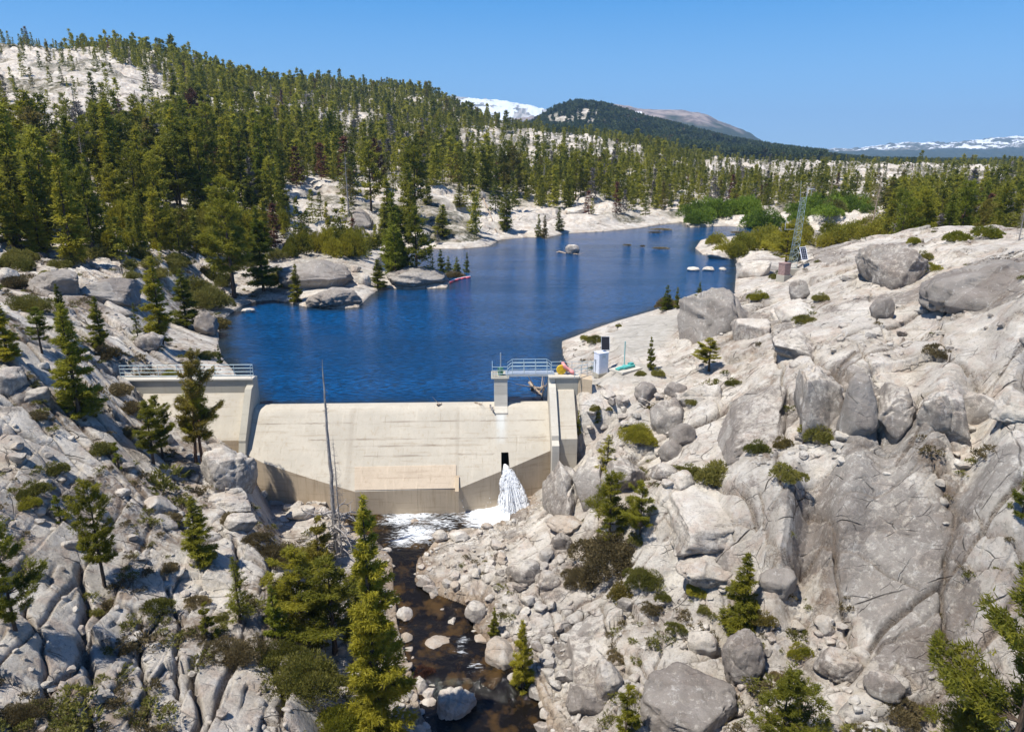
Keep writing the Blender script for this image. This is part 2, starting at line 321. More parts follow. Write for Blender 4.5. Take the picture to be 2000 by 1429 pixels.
    amp = np.clip((y-110)/100, 0, 1)
    hf = (hf1+hf2)*.75*np.clip(y/300, .55, 1.6)+fbm(x/60, y/60, 73, 4)*np.clip((y-140)*.009, 0, 4)
    big = np.clip((y-900)/900, 0, 1)
    hf = hf*(1-big)+fbm(x/260., y/260., 75, 6, .55)*np.clip(y*.0022, 0, 30)*big+big*np.clip((y-3000)*.003, 0, 12)*fbm(x/120., y/120., 76, 3)
    z = z+hn*near+hf*(1-near)
    # lake basin
    dL = sdist(x, y, LAKE)
    m['dL'] = dL
    lk = y > 52
    z = np.where(lk & (dL > 0) & (dam_sn(x, y)[1] < 0), np.minimum(z, .12+.34*dL+np.clip(dL-5, 0, 99)*.8+.25*vn(x/2.2, y/2.2, 19)*np.clip(dL/2, 0, 1)), z)
    out = np.maximum(z, .12+.30*np.clip(dL, 0, 60)*np.clip(1-dL/14., 0, 1)+.05*vn(x, y, 9))
    zz = np.where(dL < 0, -.25-np.minimum(-dL*.45, 3.2), out)
    s_, n_ = dam_sn(x, y)
    zz = np.where((n_ > 0) & (dL > 0), z, zz)
    z = np.where(lk, zz, z)
    # stream bed
    zs = stz(y)
    st = y < 58
    bed = zs-.10-np.clip(-dS, 0, 2.2)*.28+.22*fbm(x/.9, y/.9, 12, 3)*np.clip(-dS, 0, 1)
    z = np.where(st & (dS < 0), bed, np.where(st, np.maximum(z, zs+.05+.22*np.clip(dS, 0, 1.5)), z))
    # keep the ground clear of the dam body
    inb = (s_ > -.9) & (s_ < DLEN+.9) & (n_ > -1.5) & (n_ < 7.5)
    lipd = np.interp(s_, LIPS, LIPD)
    z = np.where(inb & (n_ > -1.5), np.minimum(z, np.where(n_ < 5.2, -2.0-lipd*.62-.2*n_, 9)), z)
    inw = (s_ > -9.6) & (s_ <= -.9) & (n_ > -.2) & (n_ < 1.6)
    z = np.where(inw & (n_ < 1.9), np.minimum(z, 1.1-1.25*np.clip(n_, 0, 9)-.9*sstep(-9.6, -5, s_)), z)
    inw = (s_ > -12) & (s_ < -.2) & (n_ > -1.2) & (n_ <= .1)
    z = np.where(inw, np.minimum(z, 2.3), z)
    inr = (s_ >= DLEN+.5) & (s_ < DLEN+2.6) & (n_ > -.3) & (n_ < 3.2)
    z = np.where(inr, np.minimum(z, 1.3-1.25*np.clip(n_, 0, 9)), z)
    m.update(e=en*near+np.minimum(ef1*2.5, 1)*(1-near), rub=rub, left=left, dS=dS, near=near, idb=(il*left+(i3*(1-rough)+i4*rough)*right), calm=calm, padm=padm, roadm=roadm, ids=ids, rough=rough, big=big)
    return z, m
_pp = Pz(1228, 722, 2.25); PAD = (_pp.x-.5, _pp.y-.3, 5.0, 2.6, 0)
_rp = Pz(1262, 655, 2.4); ROAD = (_rp.x+.3, _rp.y+2, 3.6, 10.5, R(-18))
_lip = [(486,887),(512,903),(600,932),(693,960),(895,954),(983,918),(1000,912),(1084,876)]
_sd = [face_hit(*p) for p in _lip]
LIPS = np.array([a for a, b in _sd]); LIPD = np.array([b for a, b in _sd])
LIPS[0] = min(LIPS[0], -.05); LIPS[-1] = max(LIPS[-1], DLEN+.05)

# ------------------------------------------------------------------ one ground sheet: rows dense close by, wider apart far away
ua = np.concatenate([np.linspace(-1.55, -.98, 70, endpoint=False), np.linspace(-.98, .98, 1150), np.linspace(.98, 1.55, 71)[1:]])
def rows(a, b, n): return np.exp(np.linspace(math.log(a), math.log(b), n, endpoint=False))
ya = np.concatenate([rows(12, 22, 60), rows(22, 66, 640), rows(66, 110, 190), rows(110, 420, 330), rows(420, 2400, 190), rows(2400, 13500, 150)])
GX = ua[None, :]*ya[:, None]; GY = np.repeat(ya[:, None], len(ua), 1)
GZ, MK = terrain(GX, GY)
GTn = (GZ-CAMZ)/GY
lya = np.log(ya)
def _idx(ax, v):
    i = np.clip(np.searchsorted(ax, v)-1, 0, len(ax)-2); return i, np.clip((v-ax[i])/(ax[i+1]-ax[i]), 0, 1)
def grid_at(g, x, y):
    x = np.asarray(x, float); y = np.maximum(np.asarray(y, float), 12.1)
    i, a = _idx(ua, x/y); j, b = _idx(ya, y)
    return g[j, i]*(1-a)*(1-b)+g[j, i+1]*a*(1-b)+g[j+1, i]*(1-a)*b+g[j+1, i+1]*a*b
def gz(x, y): return float(grid_at(GZ, x, y))
def ground(px, py, ymin=0, ymax=1e9):
    """the first ground point (or lake surface) the photo ray at (px, py) meets"""
    u, t = ray(px, py)
    i, a = _idx(ua, u)
    col = GTn[:, i]*(1-a)+GTn[:, i+1]*a
    lk = MK['dL'][:, i] < 0
    col = np.where(lk & (ya > 56), np.maximum(col, -CAMZ/ya), col)
    ok = np.nonzero((col >= t) & (ya >= ymin) & (ya <= ymax))[0]
    j = ok[0] if len(ok) else len(ya)-1
    if j > 0 and col[j-1] < t and col[j] != col[j-1]: Y = ya[j-1]+(ya[j]-ya[j-1])*(t-col[j-1])/(col[j]-col[j-1])
    else: Y = ya[j]
    return Vector((u*Y, Y, CAMZ+t*Y if t*Y < 60 else gz(u*Y, Y)))

# ------------------------------------------------------------------ node helpers and materials
class NT:
    def __init__(s, name):
        s.m = bpy.data.materials.new(name); s.m.use_nodes = True; s.t = s.m.node_tree
        s.out = s.t.nodes['Material Output']; s.b = s.t.nodes['Principled BSDF']
    def n(s, typ, ins=None, **kw):
        x = s.t.nodes.new(typ)
        for k, v in kw.items(): setattr(x, k, v)
        for k, v in (ins or {}).items(): s.set(x.inputs[k], v)
        return x
    def set(s, inp, v):
        if isinstance(v, bpy.types.NodeSocket): s.t.links.new(v, inp)
        elif isinstance(v, (tuple, list)) and len(v) == 3 and inp.type == 'RGBA': inp.default_value = (*v, 1)
        else: inp.default_value = v
    def attr(s, name, out='Fac'): return s.n('ShaderNodeAttribute', attribute_name=name).outputs[out]
    def sep(s, v):
        x = s.n('ShaderNodeSeparateColor'); s.set(x.inputs[0], v); return x.outputs
    def math(s, op, a, b=None, clamp=False):
        x = s.n('ShaderNodeMath', operation=op, use_clamp=clamp); s.set(x.inputs[0], a)
        if b is not None: s.set(x.inputs[1], b)
        return x.outputs[0]
    def ramp(s, v, a, b, lo=0.0, hi=1.0):
        x = s.n('ShaderNodeMapRange', {0: v, 1: a, 2: b, 3: lo, 4: hi}, interpolation_type='SMOOTHSTEP'); return x.outputs[0]
    def noise(s, vec, scale, detail=4, rough=.55, dist=0.0):
        x = s.n('ShaderNodeTexNoise', {'Scale': scale, 'Detail': detail, 'Roughness': rough, 'Distortion': dist})
        if vec is not None: s.set(x.inputs['Vector'], vec)
        return x.outputs[0]
    def mix(s, f, a, b, mode='MIX'):
        x = s.n('ShaderNodeMix', data_type='RGBA', blend_type=mode); s.set(x.inputs[0], f); s.set(x.inputs[6], a); s.set(x.inputs[7], b); return x.outputs[2]
    def pos(s): return s.n('ShaderNodeNewGeometry').outputs['Position']
    def obj(s): return s.n('ShaderNodeTexCoord').outputs['Object']
    def scale(s, v, k):
        x = s.n('ShaderNodeMapping'); s.set(x.inputs[0], v); x.inputs['Scale'].default_value = k; return x.outputs[0]
    def bump(s, h, strength, dist):
        x = s.n('ShaderNodeBump', {'Strength': strength, 'Distance': dist, 'Height': h}); s.t.links.new(x.outputs[0], s.b.inputs['Normal']); return x
    def fin(s, col, rough=.85, spec=.25):
        s.set(s.b.inputs['Base Color'], col); s.set(s.b.inputs['Roughness'], rough); s.b.inputs['Specular IOR Level'].default_value = spec
        return s.m
def plain(name, col, rough=.6, metal=0.0, var=.12, scale=6.0, bump=0.0):
    k = NT(name); p = k.obj(); nz = k.noise(p, scale, 5, .6)
    c = k.mix(k.ramp(nz, .3, .7), tuple(x*(1-var) for x in col), tuple(min(1, x*(1+var)) for x in col))
    if bump: k.bump(nz, bump, .02)
    k.b.inputs['Metallic'].default_value = metal
    return k.fin(c, rough, .4)
def granite_nodes(k, p, dark, tan, crk=1.0):
    """pale Sierra granite; dark = weathered grey-brown skin 0..1, tan = warm tint 0..1"""
    n1 = k.noise(p, .55, 6, .65); n2 = k.noise(p, 2.6, 10, .78); n3 = k.noise(p, 17, 6, .8)
    c = k.mix(k.ramp(n1, .35, .65), (.53, .47, .385), (.75, .69, .60))
    c = k.mix(k.math('MULTIPLY', k.ramp(k.noise(p, .8, 5, .65), .48, .62), .55), c, (.47, .345, .265))
    c = k.mix(k.ramp(k.noise(p, .16, 4, .6), .46, .60, 0, .35), c, (.43, .42, .40))
    c = k.mix(tan, c, (.40, .27, .15))
    c = k.mix(k.ramp(k.noise(p, 1.1, 8, .75), .52, .64, 0, .55), c, (.60, .58, .545))
    sk = k.ramp(k.math('ADD', k.math('MULTIPLY', n2, 1.0), k.math('MULTIPLY', dark, .95)), .76, .95)
    skc = k.mix(k.ramp(n1, .3, .7), (.135, .115, .10), (.24, .21, .185))
    st_ = k.noise(k.scale(p, (1.6, 1.6, .35)), 1.3, 8, .75)
    c = k.mix(k.math('MULTIPLY', sk, .88), c, skc)
    c = k.mix(k.ramp(st_, .56, .66, 0, .5), c, (.19, .165, .15))
    c = k.mix(k.ramp(st_, .44, .32, 0, .7), c, (.68, .65, .60))
    c = k.mix(k.ramp(k.noise(p, 6.0, 8, .8), .53, .60, 0, .5), c, (.19, .185, .16))
    c = k.mix(k.ramp(k.noise(p, 1.7, 10, .8), .59, .66, 0, .5), c, (.10, .09, .08))
    c = k.mix(k.ramp(n3, .57, .68, 0, .35), c, (.10, .095, .088))
    c = k.mix(k.ramp(n3, .45, .34, 0, .35), c, (.66, .63, .59))
    # fine fracture lines with dark lichen and grit in them
    mp_ = k.n('ShaderNodeMapping'); k.set(mp_.inputs[0], p); mp_.inputs['Rotation'].default_value = (0, 0, R(28)); mp_.inputs['Scale'].default_value = (.42, 1, .8)
    nv = k.n('ShaderNodeTexNoise', {'Scale': .7, 'Detail': 3, 'Roughness': .5}); k.set(nv.inputs['Vector'], p)
    ad = k.n('ShaderNodeMix', data_type='RGBA', blend_type='LINEAR_LIGHT'); ad.inputs[0].default_value = .17; k.set(ad.inputs[6], mp_.outputs[0]); k.set(ad.inputs[7], nv.outputs['Color']); ad.clamp_result = False
    cr_ = None
    for sc_, wd_, am_ in ((.20, .009, .9), (.45, .014, .65), (1.1, .024, .4)):
        vt = k.n('ShaderNodeTexVoronoi', {'Scale': sc_}, feature='DISTANCE_TO_EDGE'); k.set(vt.inputs['Vector'], ad.outputs[2])
        q_ = k.ramp(vt.outputs['Distance'], wd_, 0.0, 0, am_*crk)
        q_ = k.math('MULTIPLY', q_, k.ramp(k.noise(p, .6*sc_+.3, 3, .5), .48, .62))
        cr_ = q_ if cr_ is None else k.math('MAXIMUM', cr_, q_)
    vc = k.n('ShaderNodeTexVoronoi', {'Scale': .42}, feature='F1'); k.set(vc.inputs['Vector'], ad.outputs[2])
    c = k.mix(.20, c, k.mix(k.sep(vc.outputs['Color'])[0], (.22, .17, .14), (.74, .70, .63)))
    c = k.mix(cr_, c, (.05, .042, .034))
    k.cr = cr_
    return c, n2, n3
def mat_ground():
    k = NT('granite_ground'); p = k.pos()
    a = k.sep(k.attr('mask_a', 'Color')); b = k.sep(k.attr('mask_b', 'Color'))
    dark, soil, veg = a[0], a[1], a[2]; snow, brown, wet = b[0], b[1], b[2]
    c, n2, n3 = granite_nodes(k, p, k.math('SUBTRACT', dark, .04), k.math('MULTIPLY', wet, .9))
    soilc = k.mix(k.ramp(k.noise(p, 2.5, 6, .7), .35, .65), (.05, .036, .025), (.21, .155, .11))
    grit = k.ramp(k.noise(p, 9, 6, .8), .42, .62)
    c = k.mix(k.math('MULTIPLY', soil, k.math('ADD', .35, k.math('MULTIPLY', grit, .65))), c, soilc)
    vn_ = k.noise(k.pos(), .09, 8, .75)
    vegc = k.mix(k.ramp(vn_, .4, .62), (.050, .052, .022), (.14, .12, .075))
    c = k.mix(k.math('MULTIPLY', veg, k.ramp(k.noise(p, .35, 10, .8), .38, .58, .15, 1.0)), c, vegc)
    far_f = k.mix(k.ramp(k.noise(p, .028, 9, .85), .40, .60), (.014, .026, .014), (.06, .068, .035))
    brc = k.mix(k.ramp(k.noise(p, .009, 10, .8), .42, .58), (.13, .10, .09), (.33, .27, .235))
    c = k.mix(brown, c, brc)
    farm = b[1]
    b2 = k.sep(k.attr('mask_c', 'Color'))
    c = k.mix(b2[0], c, far_f)
    c = k.mix(k.ramp(k.math('ADD', k.math('MULTIPLY', snow, .62), k.noise(k.scale(p, (1, .35, 2.5)), .0075, 10, .78)), .70, .82), c, (.84, .87, .92))
    c = k.mix(b2[1], c, k.mix(k.ramp(k.noise(p, 1.2, 8, .7), .35, .65), (.40, .37, .315), (.52, .49, .435)))     # smooth pale road and pad of decomposed granite
    c = k.mix(k.math('MULTIPLY', b2[2], k.ramp(k.noise(p, 1.6, 8, .75), .42, .58, .15, .95)), c, k.mix(k.ramp(n2, .4, .6), (.10, .065, .042), (.24, .175, .12)))
    h = k.math('SUBTRACT', k.math('ADD', k.math('MULTIPLY', n2, 1.0), k.math('MULTIPLY', n3, .25)), k.math('MULTIPLY', k.cr, .7))
    k.bump(h, 1.0, .26)
    return k.fin(c, .9, .2)
def mat_rock(name, dark, tan=0.0, wet=False, pale=1.0):
    k = NT(name); p = k.pos()
    ri = k.n('ShaderNodeObjectInfo').outputs['Random']
    d = k.math('ADD', dark, k.math('MULTIPLY', k.math('SUBTRACT', ri, .5), .16))
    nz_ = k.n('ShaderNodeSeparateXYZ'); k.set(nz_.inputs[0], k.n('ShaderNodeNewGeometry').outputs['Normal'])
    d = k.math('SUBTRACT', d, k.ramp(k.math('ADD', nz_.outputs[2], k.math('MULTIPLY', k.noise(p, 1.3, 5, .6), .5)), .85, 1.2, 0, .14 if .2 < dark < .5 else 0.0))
    c, n2, n3 = granite_nodes(k, p, d, tan, .4)
    h = k.math('SUBTRACT', k.math('ADD', k.math('MULTIPLY', n2, 1.0), k.math('MULTIPLY', n3, .3)), k.math('MULTIPLY', k.cr, .6))
    k.bump(h, 1.0, .20)
    return k.fin(c, .45 if wet else .9, .4 if wet else .2)
def mat_leaf(name, lo, hi, tr=.35, dead=False):
    k = NT(name); p = k.obj()
    ri = k.n('ShaderNodeObjectInfo').outputs['Random']
    t = k.math('FRACT', k.math('ADD', k.attr('tint'), ri))
    v = k.math('ADD', k.math('MULTIPLY', k.noise(k.pos(), 1.1, 3, .6), .75), k.math('MULTIPLY', t, .35))
    c = k.mix(k.ramp(v, .32, .78), lo, hi)
    if not dead:
        br = k.ramp(k.math('FRACT', k.math('MULTIPLY', t, 7.31)), .93, .99)
        c = k.mix(k.math('MULTIPLY', br, .6), c, (.16, .10, .045))
    k.fin(c, .6, .25)
    tb = k.n('ShaderNodeBsdfTranslucent'); k.set(tb.inputs[0], k.mix(.0, c, c))
    mx = k.n('ShaderNodeMixShader'); mx.inputs[0].default_value = tr
    k.t.links.new(k.b.outputs[0], mx.inputs[1]); k.t.links.new(tb.outputs[0], mx.inputs[2]); k.t.links.new(mx.outputs[0], k.out.inputs[0])
    return k.m
def mat_bark(name, lo, hi):
    k = NT(name); p = k.obj(); v = k.noise(k.scale(p, (1, 1, .25)), 9, 6, .7)
    k.bump(v, .8, .04); return k.fin(k.mix(k.ramp(v, .35, .65), lo, hi), .9, .15)
def mat_concrete(name, base, stain, amount=.5):
    k = NT(name); p = k.pos()
    n1 = k.noise(p, .35, 6, .65); n2 = k.noise(p, 2.2, 8, .7); st = k.noise(k.scale(p, (2.2, 2.2, .22)), 1.6, 6, .7); hz = k.noise(k.scale(p, (.25, .6, 5.0)), 1.0, 5, .65)
    c = k.mix(k.ramp(n1, .3, .7), tuple(x*.9 for x in base), tuple(x*1.06 for x in base))
    c = k.mix(k.math('MULTIPLY', k.ramp(st, .50, .72), amount), c, stain)
    c = k.mix(k.math('MULTIPLY', k.ramp(hz, .54, .68), amount*.8), c, tuple(x*.8 for x in stain))
    c = k.mix(k.math('MULTIPLY', k.ramp(n2, .55, .75), .25), c, tuple(x*.6 for x in base))
    c = k.mix(k.ramp(k.noise(k.scale(p, (3.0, .5, .12)), 1.0, 7, .7), .56, .70, 0, amount*.9), c, tuple(min(1, x*1.25) for x in base))
    c = k.mix(k.ramp(k.noise(k.scale(p, (4.0, .5, .10)), 1.0, 6, .7), .60, .70, 0, amount*.8), c, tuple(x*.55 for x in stain))
    c = k.mix(k.math('MULTIPLY', k.attr('pale'), k.ramp(k.noise(k.scale(p, (3, 1, .3)), 1.5, 5, .6), .25, .5, .4, 1.0)), c, (.60, .62, .60))
    ln = k.attr('line'); c = k.mix(k.math('MULTIPLY', ln, .7), c, (.16, .12, .085))
    k.bump(n2, .25, .02); return k.fin(c, .85, .25)
def mat_water():
    k = NT('lake_water'); p = k.pos()
    ps = k.scale(p, (.55, 1.5, 1))
    a = k.noise(ps, 2.2, 5, .65, .4); b_ = k.noise(k.scale(p, (.5, 1.1, 1)), 5.0, 3, .6); g = k.noise(p, .045, 4, .55)
    h = k.math('ADD', k.math('MULTIPLY', a, 1.0), k.math('MULTIPLY', b_, .35))
    gust = k.ramp(k.noise(k.scale(p, (.35, 1.2, 1)), .06, 6, .65), .38, .62, .35, 1.0)
    bp = k.bump(h, 1.0, .20); k.set(bp.inputs['Strength'], gust)
    wav = k.ramp(a, .38, .64)
    c = k.mix(k.math('MULTIPLY', wav, gust), (.001, .022, .068), (.001, .090, .270))
    sh = k.attr('shallow')
    c = k.mix(k.math('MULTIPLY', sh, .85), c, (.014, .016, .010))
    k.b.inputs['IOR'].default_value = 1.33
    k.fin(c, .10, .32); return k.m
def mat_stream():
    k = NT('stream_water'); p = k.pos()
    v = k.noise(k.scale(p, (1, 1, 1)), 2.2, 6, .65, .8); br = k.noise(p, .7, 5, .6)
    c = k.mix(k.ramp(br, .46, .66), (.007, .0055, .004), (.060, .034, .010))
    f = k.attr('foam'); fz = k.ramp(k.math('ADD', k.math('MULTIPLY', k.noise(k.scale(p, (.55, 1.9, 1)), 2.2, 9, .72, 1.6), 1.35), f), .92, 1.30)
    c = k.mix(fz, c, (.86, .90, .94))
    k.bump(v, .6, .14); k.b.inputs['IOR'].default_value = 1.33
    return k.fin(c, k.ramp(fz, 0, 1, .08, .7), .5)
def mat_spray():
    k = NT('water_spray'); p = k.pos(); v = k.noise(k.scale(p, (2.6, 2.6, .7)), 3.2, 8, .78, .4)
    k.set(k.b.inputs['Alpha'], k.ramp(v, .40, .58, .0, .8))
    return k.fin((.93, .95, .97), .7, .3)
def mat_foam():
    k = NT('white_water'); p = k.pos(); v = k.noise(k.scale(p, (2.2, 2.2, .6)), 2.5, 7, .7, .5)
    k.bump(v, .7, .2); k.b.inputs['Subsurface Weight'].default_value = 0
    return k.fin(k.mix(k.ramp(v, .25, .6), (.78, .84, .90), (.95, .97, .99)), .6, .3)
M = dict(
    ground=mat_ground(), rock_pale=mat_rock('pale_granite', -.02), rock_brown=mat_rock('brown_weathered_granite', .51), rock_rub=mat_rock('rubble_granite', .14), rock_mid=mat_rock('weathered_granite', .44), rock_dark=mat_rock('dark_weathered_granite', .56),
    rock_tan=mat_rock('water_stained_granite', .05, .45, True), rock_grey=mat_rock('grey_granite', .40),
    fir=mat_leaf('fir_needles', (.070, .098, .012), (.235, .255, .024), .5), pine=mat_leaf('pine_needles', (.095, .112, .014), (.290, .280, .030), .5),
    yellow=mat_leaf('yellow_green_pine_needles', (.150, .155, .016), (.400, .355, .034), .5), forest=mat_leaf('forest_needles', (.085, .105, .016), (.360, .340, .038), .5),  # yellow: brighter yellow-green needle colour, given to whole plants
    far=mat_leaf('distant_needles', (.030, .052, .024), (.100, .125, .036), .3),
    rust=mat_leaf('rust_red_needles', (.07, .030, .018), (.18, .075, .045), .2, True), greyleaf=mat_leaf('bare_grey_twigs', (.13, .115, .10), (.27, .24, .22), .1, True),
    willow=mat_leaf('willow_leaves', (.10, .16, .014), (.25, .34, .035), .45), shrub=mat_leaf('shrub_leaves', (.110, .115, .020), (.260, .235, .055), .35),
    brush=mat_leaf('brown_brush_leaves', (.115, .090, .040), (.270, .210, .100), .3), bright=mat_leaf('bright_shrub_leaves', (.17, .18, .018), (.38, .34, .04), .45),
    bark=mat_bark('dark_bark', (.045, .032, .024), (.13, .095, .07)), redbark=mat_bark('reddish_bark', (.09, .05, .032), (.22, .13, .085)), dead=mat_bark('bleached_wood', (.20, .18, .165), (.42, .39, .365)),
    deadtan=mat_bark('tan_dead_wood', (.25, .19, .14), (.48, .38, .29)),
    spill=mat_concrete('tan_concrete', (.48, .435, .355), (.36, .275, .18), .45), apron=mat_concrete('brown_stained_concrete', (.50, .40, .28), (.34, .25, .155), .6),
    grey=mat_concrete('grey_concrete', (.42, .39, .32), (.30, .265, .20), .4), palec=mat_concrete('pale_concrete', (.52, .485, .415), (.38, .335, .26), .35),
    darkc=mat_concrete('dark_slot_concrete', (.09, .07, .05), (.04, .03, .02), .5),  # very dark brown concrete lining the outlet slot
    towerp=plain('weathered_tower_steel', (.27, .33, .33), .5, .3, .15), rail=plain('pale_blue_steel', (.45, .55, .58), .4, .3, .06), galv=plain('galvanised_steel', (.52, .55, .57), .4, .5, .1), white=plain('white_paint', (.72, .75, .82), .5, 0, .05),
    teal=plain('teal_paint', (.10, .42, .37), .45, 0, .15), panel=plain('solar_glass', (.012, .014, .03), .2, 0, .2), black=plain('black_panel', (.012, .011, .013), .4, 0, .2),
    yellowp=plain('yellow_plastic', (.70, .45, .02), .45, 0, .08), pink=plain('faded_red_plastic', (.75, .30, .28), .5, 0, .15), green=plain('green_paint', (.06, .20, .11), .5),
    rust2=plain('rusty_cabinet', (.30, .20, .18), .7, 0, .2), redp=plain('red_plastic', (.62, .10, .12), .45, 0, .1), water=mat_water(), stream=mat_stream(), foam=mat_foam(), spray=mat_spray())

# ------------------------------------------------------------------ object helpers
def link(o, parent=None):
    C.objects.link(o)
    if parent: o.parent = parent
    return o
def mesh_np(name, v, f, mat=None, smooth=False, attrs=None, colors=None):
    v = np.asarray(v, np.float32); f = np.asarray(f, np.int32); k = f.shape[1]
    me = bpy.data.meshes.new(name); me.vertices.add(len(v)); me.vertices.foreach_set('co', v.ravel())
    me.loops.add(f.size); me.loops.foreach_set('vertex_index', f.ravel())
    me.polygons.add(len(f)); me.polygons.foreach_set('loop_start', np.arange(0, f.size, k, dtype=np.int32))
    if smooth: me.polygons.foreach_set('use_smooth', np.ones(len(f), bool))
    me.update(calc_edges=True)
    if mat: me.materials.append(mat)
    for nm, a in (attrs or {}).items():
        at = me.attributes.new(nm, 'FLOAT', 'POINT'); at.data.foreach_set('value', np.asarray(a, np.float32).ravel())
    for nm, a in (colors or {}).items():
        at = me.attributes.new(nm, 'FLOAT_COLOR', 'POINT')
        c = np.ones((len(v), 4), np.float32); c[:, :3] = a; at.data.foreach_set('color', c.ravel())
    return me
def tag(o, label=None, cat=None, group=None, kind=None):
    if label: o['label'] = label
    if cat: o['category'] = cat
    if group: o['group'] = group
    if kind: o['kind'] = kind
    return o
def thing(name, loc, label, cat, group=None, rz=0):
    o = bpy.data.objects.new(name, None); o.empty_display_size = .3; o.location = loc; o.rotation_euler = (0, 0, rz); link(o)
    return tag(o, label, cat, group)
def gridfaces(nr, nc):
    i = np.arange(nr-1)[:, None]*nc+np.arange(nc-1)[None, :]
    i = i.ravel(); return np.stack([i, i+1, i+nc+1, i+nc], 1)
class MB:
    """collects simple solids into ONE mesh"""
    def __init__(s): s.v = []; s.f = []
    def box(s, c, d, rot=None):
        b = len(s.v); c = Vector(c)
        for x in (-.5, .5):
            for y in (-.5, .5):
                for z in (-.5, .5):
                    p = Vector((x*d[0], y*d[1], z*d[2]))
                    if rot is not None: p = rot @ p
                    s.v.append(c+p)
        s.f += [[b+i for i in q] for q in ((0,1,3,2),(4,6,7,5),(0,4,5,1),(2,3,7,6),(0,2,6,4),(1,5,7,3))]; return s
    def tube(s, pts_, rad, n=6, caps=True):
        pts_ = [Vector(p) for p in pts_]; b = len(s.v); m_ = len(pts_)
        rr = rad if isinstance(rad, (list, tuple)) else [rad]*m_
        for i, p in enumerate(pts_):
            d = (pts_[min(i+1, m_-1)]-pts_[max(i-1, 0)]).normalized()
            a = d.cross(Vector((0, 0, 1)));
            if a.length < .05: a = d.cross(Vector((1, 0, 0)))
            a.normalize(); c = d.cross(a)
            for k in range(n):
                th = 2*math.pi*k/n; s.v.append(p+(a*math.cos(th)+c*math.sin(th))*rr[i])
        for i in range(m_-1):
            for k in range(n):
                k2 = (k+1) % n; s.f.append([b+i*n+k, b+i*n+k2, b+(i+1)*n+k2, b+(i+1)*n+k])
        if caps: s.f.append([b+k for k in range(n)][::-1]); s.f.append([b+(m_-1)*n+k for k in range(n)])
        return s
    def prism(s, poly3, off):
        """polygon (3D points) extruded by vector off"""
        b = len(s.v); k = len(poly3); off = Vector(off)
        s.v += [Vector(p) for p in poly3]+[Vector(p)+off for p in poly3]
        s.f.append([b+i for i in range(k)][::-1]); s.f.append([b+k+i for i in range(k)])
        for i in range(k): j = (i+1) % k; s.f.append([b+i, b+j, b+k+j, b+k+i])
        return s
    def poly(s, p): b = len(s.v); s.v += [Vector(q) for q in p]; s.f.append([b+i for i in range(len(p))]); return s
    def build(s, name, mat, parent=None, origin=None, bevel=0.0, smooth=False):
        o0 = Vector(origin) if origin is not None else Vector((0, 0, 0))
        me = bpy.data.meshes.new(name); me.from_pydata([tuple(p-o0) for p in s.v], [], s.f)
        bm = bmesh.new(); bm.from_mesh(me)
        bmesh.ops.recalc_face_normals(bm, faces=bm.faces)
        if bevel: bmesh.ops.bevel(bm, geom=[e for e in bm.edges if e.calc_face_angle(0) > .5], offset=bevel, segments=2, affect='EDGES', profile=.5)
        bm.to_mesh(me); bm.free()
        if smooth: me.polygons.foreach_set('use_smooth', np.ones(len(me.polygons), bool))
        me.materials.append(mat); o = bpy.data.objects.new(name, me); link(o, parent)
        if parent is None and origin is not None: o.location = o0
        return o

# ------------------------------------------------------------------ ground
_n1 = fbm(GX/14, GY/14, 101, 4); _n2 = fbm(GX/2.3, GY/2.3, 102, 4)
NR = MK['near']; far_ = 1-NR
dark = .12+.42*_n1+.60*(MK['idb']-.5)*NR+.12*_n2+.02*MK['left']
dark = np.where(MK['rough'] > .5, dark-.05, dark)
def patch(px, py, rx, ry, s, rot=0.0):
    """a weathered (s>0) or clean pale (s<0) patch of rock measured in the photo, laid out on the ground in metres"""
    global dark
    g = ground(px, py); mp = mpp(g); sl = max(.35, (CAMZ-g.z)/math.hypot(g.x, g.y)*1.5)
    e = ell(GX, GY, g.x, g.y, rx*mp, min(ry*mp/sl, rx*mp*2.5), rot)
    dark = dark+s*(1-sstep(.55, 1.15, e+.25*_n2))
for a in [(1400,600,110,60,.5),(1650,780,90,60,.5),(1830,800,120,35,.5),(1680,700,60,40,.35),(1900,540,90,40,.5),(1730,1080,120,110,.45),(1800,1220,90,60,.5),(1560,1040,60,50,.35),(1400,1010,90,50,.4),(1130,930,60,60,.4),
          (1480,800,60,50,.35),(1640,830,50,50,.4),(1960,900,60,25,.3),(1380,1130,50,40,.4),(1120,1250,40,80,.45),(1700,640,150,60,-.45),(1850,700,150,45,-.5),(1620,560,90,35,-.35),(1450,880,90,45,-.3),(1950,1050,60,80,-.35),
          (1250,1200,60,60,-.35),(1010,1090,120,60,-.4),(700,420,160,40,-.3),(150,570,140,25,.35),(30,780,40,40,.4),(350,880,120,50,.0),(100,1250,60,90,.15),(300,1350,150,90,-.1),(540,1260,30,60,.5),(1900,870,100,30,-.4),(1760,980,90,30,-.3)]:
    patch(*a)
e_ = MK['e']
soil = np.maximum((1-sstep(.10, .55, e_))*.9*NR, MK['rub']*(1-sstep(.30, .75, MK['ids']))*.75)*(MK['calm'] < .5)
soil = np.maximum(soil, far_*(1-sstep(.02, .12, e_))*.4)
veg = sstep(.0, .35, fbm(GX/45, GY/45, 120, 4)+.02+.35*sstep(260, 420, GY)*(GX/GY > -.25))*far_*(MK['dL'] > 3)
wood = fbm(GX/170, GY/170, 130, 5)
big = MK['big']
fbig = np.clip(big*1.4, 0, 1)*(GY < 4000)*sstep(-.42, -.12, wood+.55*fbm(GX/40, GY/40, 131, 4))
brown = (GY > 3400)*(GY < 6500)*1.0
sn = fbm(GX/(120+GY*.012), GY/(120+GY*.02), 140, 6, .62)
_az = GX/GY
